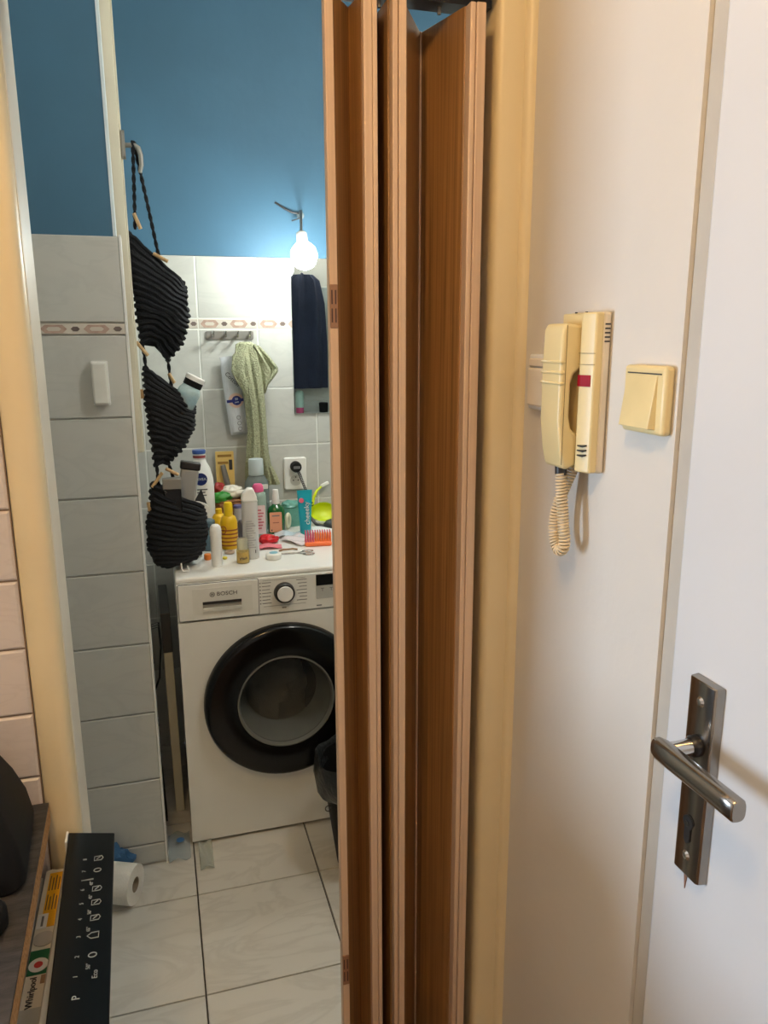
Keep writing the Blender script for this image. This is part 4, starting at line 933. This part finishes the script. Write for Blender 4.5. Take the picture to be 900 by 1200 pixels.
sym('P', -.101, .44, .013)
ys = (-.069, -.037, -.003, .029, .059, .087, .127, .154)
for k, y in enumerate(ys): sym(str(k+1), y, .40, .0075)
sym('Eco', -.069, .72, .009); sym('50°', -.055, .60, .007)
for k, y in enumerate(ys[1:]):
    x, yy, z = pt3(y, .66)
    if k in (0, 5): MB().tube([(x+.0048*math.cos(2*PI*i/16), yy+.0038*math.sin(2*PI*i/16), z) for i in range(16)], .0007, 5, True).build('symbol', M_inkp, cpn)
    elif k == 1: MB().tube([(x-.008, yy, z), (x-.003, yy-.005, z), (x+.006, yy-.005, z), (x+.006, yy+.005, z), (x-.003, yy+.005, z)], .0007, 5, True).build('symbol', M_inkp, cpn)
    else:
        MB().tube([(x-.005, yy-.0045, z), (x+.005, yy-.0045, z), (x+.007, yy, z), (x+.005, yy+.0045, z), (x-.005, yy+.0045, z)], .0007, 5, True).build('symbol', M_inkp, cpn)
        MB().tube([(x-.002, yy-.002, z), (x+.003, yy+.003, z)], .0007, 5).build('symbol', M_inkp, cpn)
    if 1 <= k <= 4: sym(('65°', '50°', '45°', '40°')[k-1], y+.012, .56, .0065)
x, yy, z = pt3(.107, .36); MB().box(x, x+.016, yy-.0004, yy+.0004, z-.0015, z+.0004).build('symbol', M_inkp, cpn)
# sticker strip on the ledge
SX0, SX1, SZ = -.0005, .0275, .7188
st = MB().add([(SX0, -.32, SZ-.0005), (SX1, -.32, SZ-.0005), (SX1, .222, SZ-.0005), (SX0, .222, SZ-.0005), (SX0, -.32, SZ), (SX1, -.32, SZ), (SX1, .216, SZ), (SX0+.008, .224, SZ), (SX0, .210, SZ)],
              [(4, 5, 6, 7, 8), (0, 1, 5, 4), (1, 2, 6, 5), (2, 3, 8, 7, 6), (3, 0, 4, 8), (0, 3, 2, 1)]).build('sticker', pm('sticker pale', (222, 214, 196), .35), t)
def patch(nm, x0, x1, y0, y1, mat, h=.0006): return MB().box(x0, x1, y0, y1, SZ-.0002, SZ+h).build(nm, mat, st)
patch('yellow_field', .006, SX1, .098, .214, pm('sticker yellow', (240, 176, 20), .4))
for j in range(2):
    for k in range(4):
        patch('print_line', .008+k*.0042, .0092+k*.0042, .132+j*.042, .165+j*.042-.005*(k % 2), M_ink, .0009)
patch('white_field', .001, .014, .096, .125, M_white, .0008)
patch('print_line', .006, .009, .100, .120, M_inkg, .0011)
sil = MB().lathe([(0, .0012), (.0138, .0012), (.0138, 0)], 28, T(.0135, .075, SZ)).build('silver_disc', pm('sticker silver', (196, 188, 176), .35), st)
patch('green_field', .0, .0245, .012, .055, pm('sticker green', (20, 96, 58), .4), .0007)
MB().lathe([(0, .0012), (.0122, .0012), (.0122, 0)], 24, T(.0128, .028, SZ)).build('white_disc', M_white, st)
MB().lathe([(0, .0016), (.0055, .0016), (.0055, 0)], 16, T(.0128, .028, SZ)).build('red_mark', pm('sticker red', (206, 62, 60), .4), st)
text('lettering', 'Whirlpool', .0120, M_ink, st, T(.010, -.017, SZ+.0007) @ R(90, 'Z'), .0003)
patch('brown_field', .0185, SX1-.002, -.004, .010, pm('sticker brown', (150, 118, 90), .5))
patch('yellow_edge', SX1-.0028, SX1, -.05, .10, pm('sticker yellow', (240, 176, 20), .4), .0009)
patch('grey_field', .0, SX1, -.32, -.042, pm('sticker grey', (182, 182, 174), .35))
# dark rounded box on the worktop
ZC = .8312
t = thing('black_container', 'matte black container with sloping sides on the dark worktop', 'container', (-.314, 1.028, ZC), 4)
def rr(hx, hy, r, z): return [(p[0], p[1], z) for p in rrect(-hx, hx, -hy, hy, r, 5)]
MB().loft([rr(.098, .088, .02, 0), rr(.106, .096, .026, .004), rr(.107, .097, .028, .014), rr(.101, .093, .026, .050), rr(.088, .084, .026, .090), rr(.070, .072, .026, .130), rr(.064, .066, .024, .136), rr(.059, .061, .02, .130)]).build('container_body', M_blackmat, t, smooth=True)
MB().loft([rr(.050, .050, .02, .128), rr(.050, .050, .02, .150), rr(.046, .046, .02, .154)]).build('lid', pm('lid cream', (224, 214, 178), .4), t, smooth=True)
tag(MB().lathe([(0, 0), (.028, 0), (.031, .004), (.031, .022), (.027, .028), (0, .029)], 24).build('black_saucer', M_blackmat, None, smooth=True, loc=(-.243, .885, ZC)), 'flat round black saucer lying on the dark worktop', 'saucer')

# ------------------------------------------------------------------ hall ceiling lamp (above the frame)
t = thing('ceiling_lamp', 'round glass ceiling lamp in the hall', 'lamp', (-.28, .12, 2.65))
MB().lathe([(0, 0), (.06, 0), (.055, -.025), (.02, -.03), (0, -.03)], 24).build('lamp_base', M_white, t, smooth=True)
MB().lathe([(0, -.03), (.035, -.035), (.062, -.065), (.070, -.10), (.062, -.135), (.035, -.163), (0, -.17)], 24).build('glass_globe', pm('glowing globe', (255, 208, 138), .4, emit=HALL_LAMP), t, smooth=True)

# ------------------------------------------------------------------ bathroom lamp on the inside of the door wall
t = thing('globe_wall_lamp', 'white glass globe lamp high on the inside of the bathroom door wall', 'lamp', (.86, 1.27, 2.32))
MB().lathe([(0, 0), (.05, 0), (.045, .020), (.022, .030), (0, .030)], 24, R(-90, 'X')).build('lamp_base', M_white, t, smooth=True)
MB().tube([(0, .025, 0), (0, .05, .0), (0, .06, .0)], .016, 12).build('neck', M_white, t, smooth=True)
MB().lathe([(0, -.065), (.035, -.055), (.056, -.032), (.065, 0), (.056, .032), (.035, .055), (0, .065)], 24, T(0, .12, 0)).build('glass_globe', pm('glowing white globe', (250, 250, 244), .4, emit=BATH_LAMP), t, smooth=True)
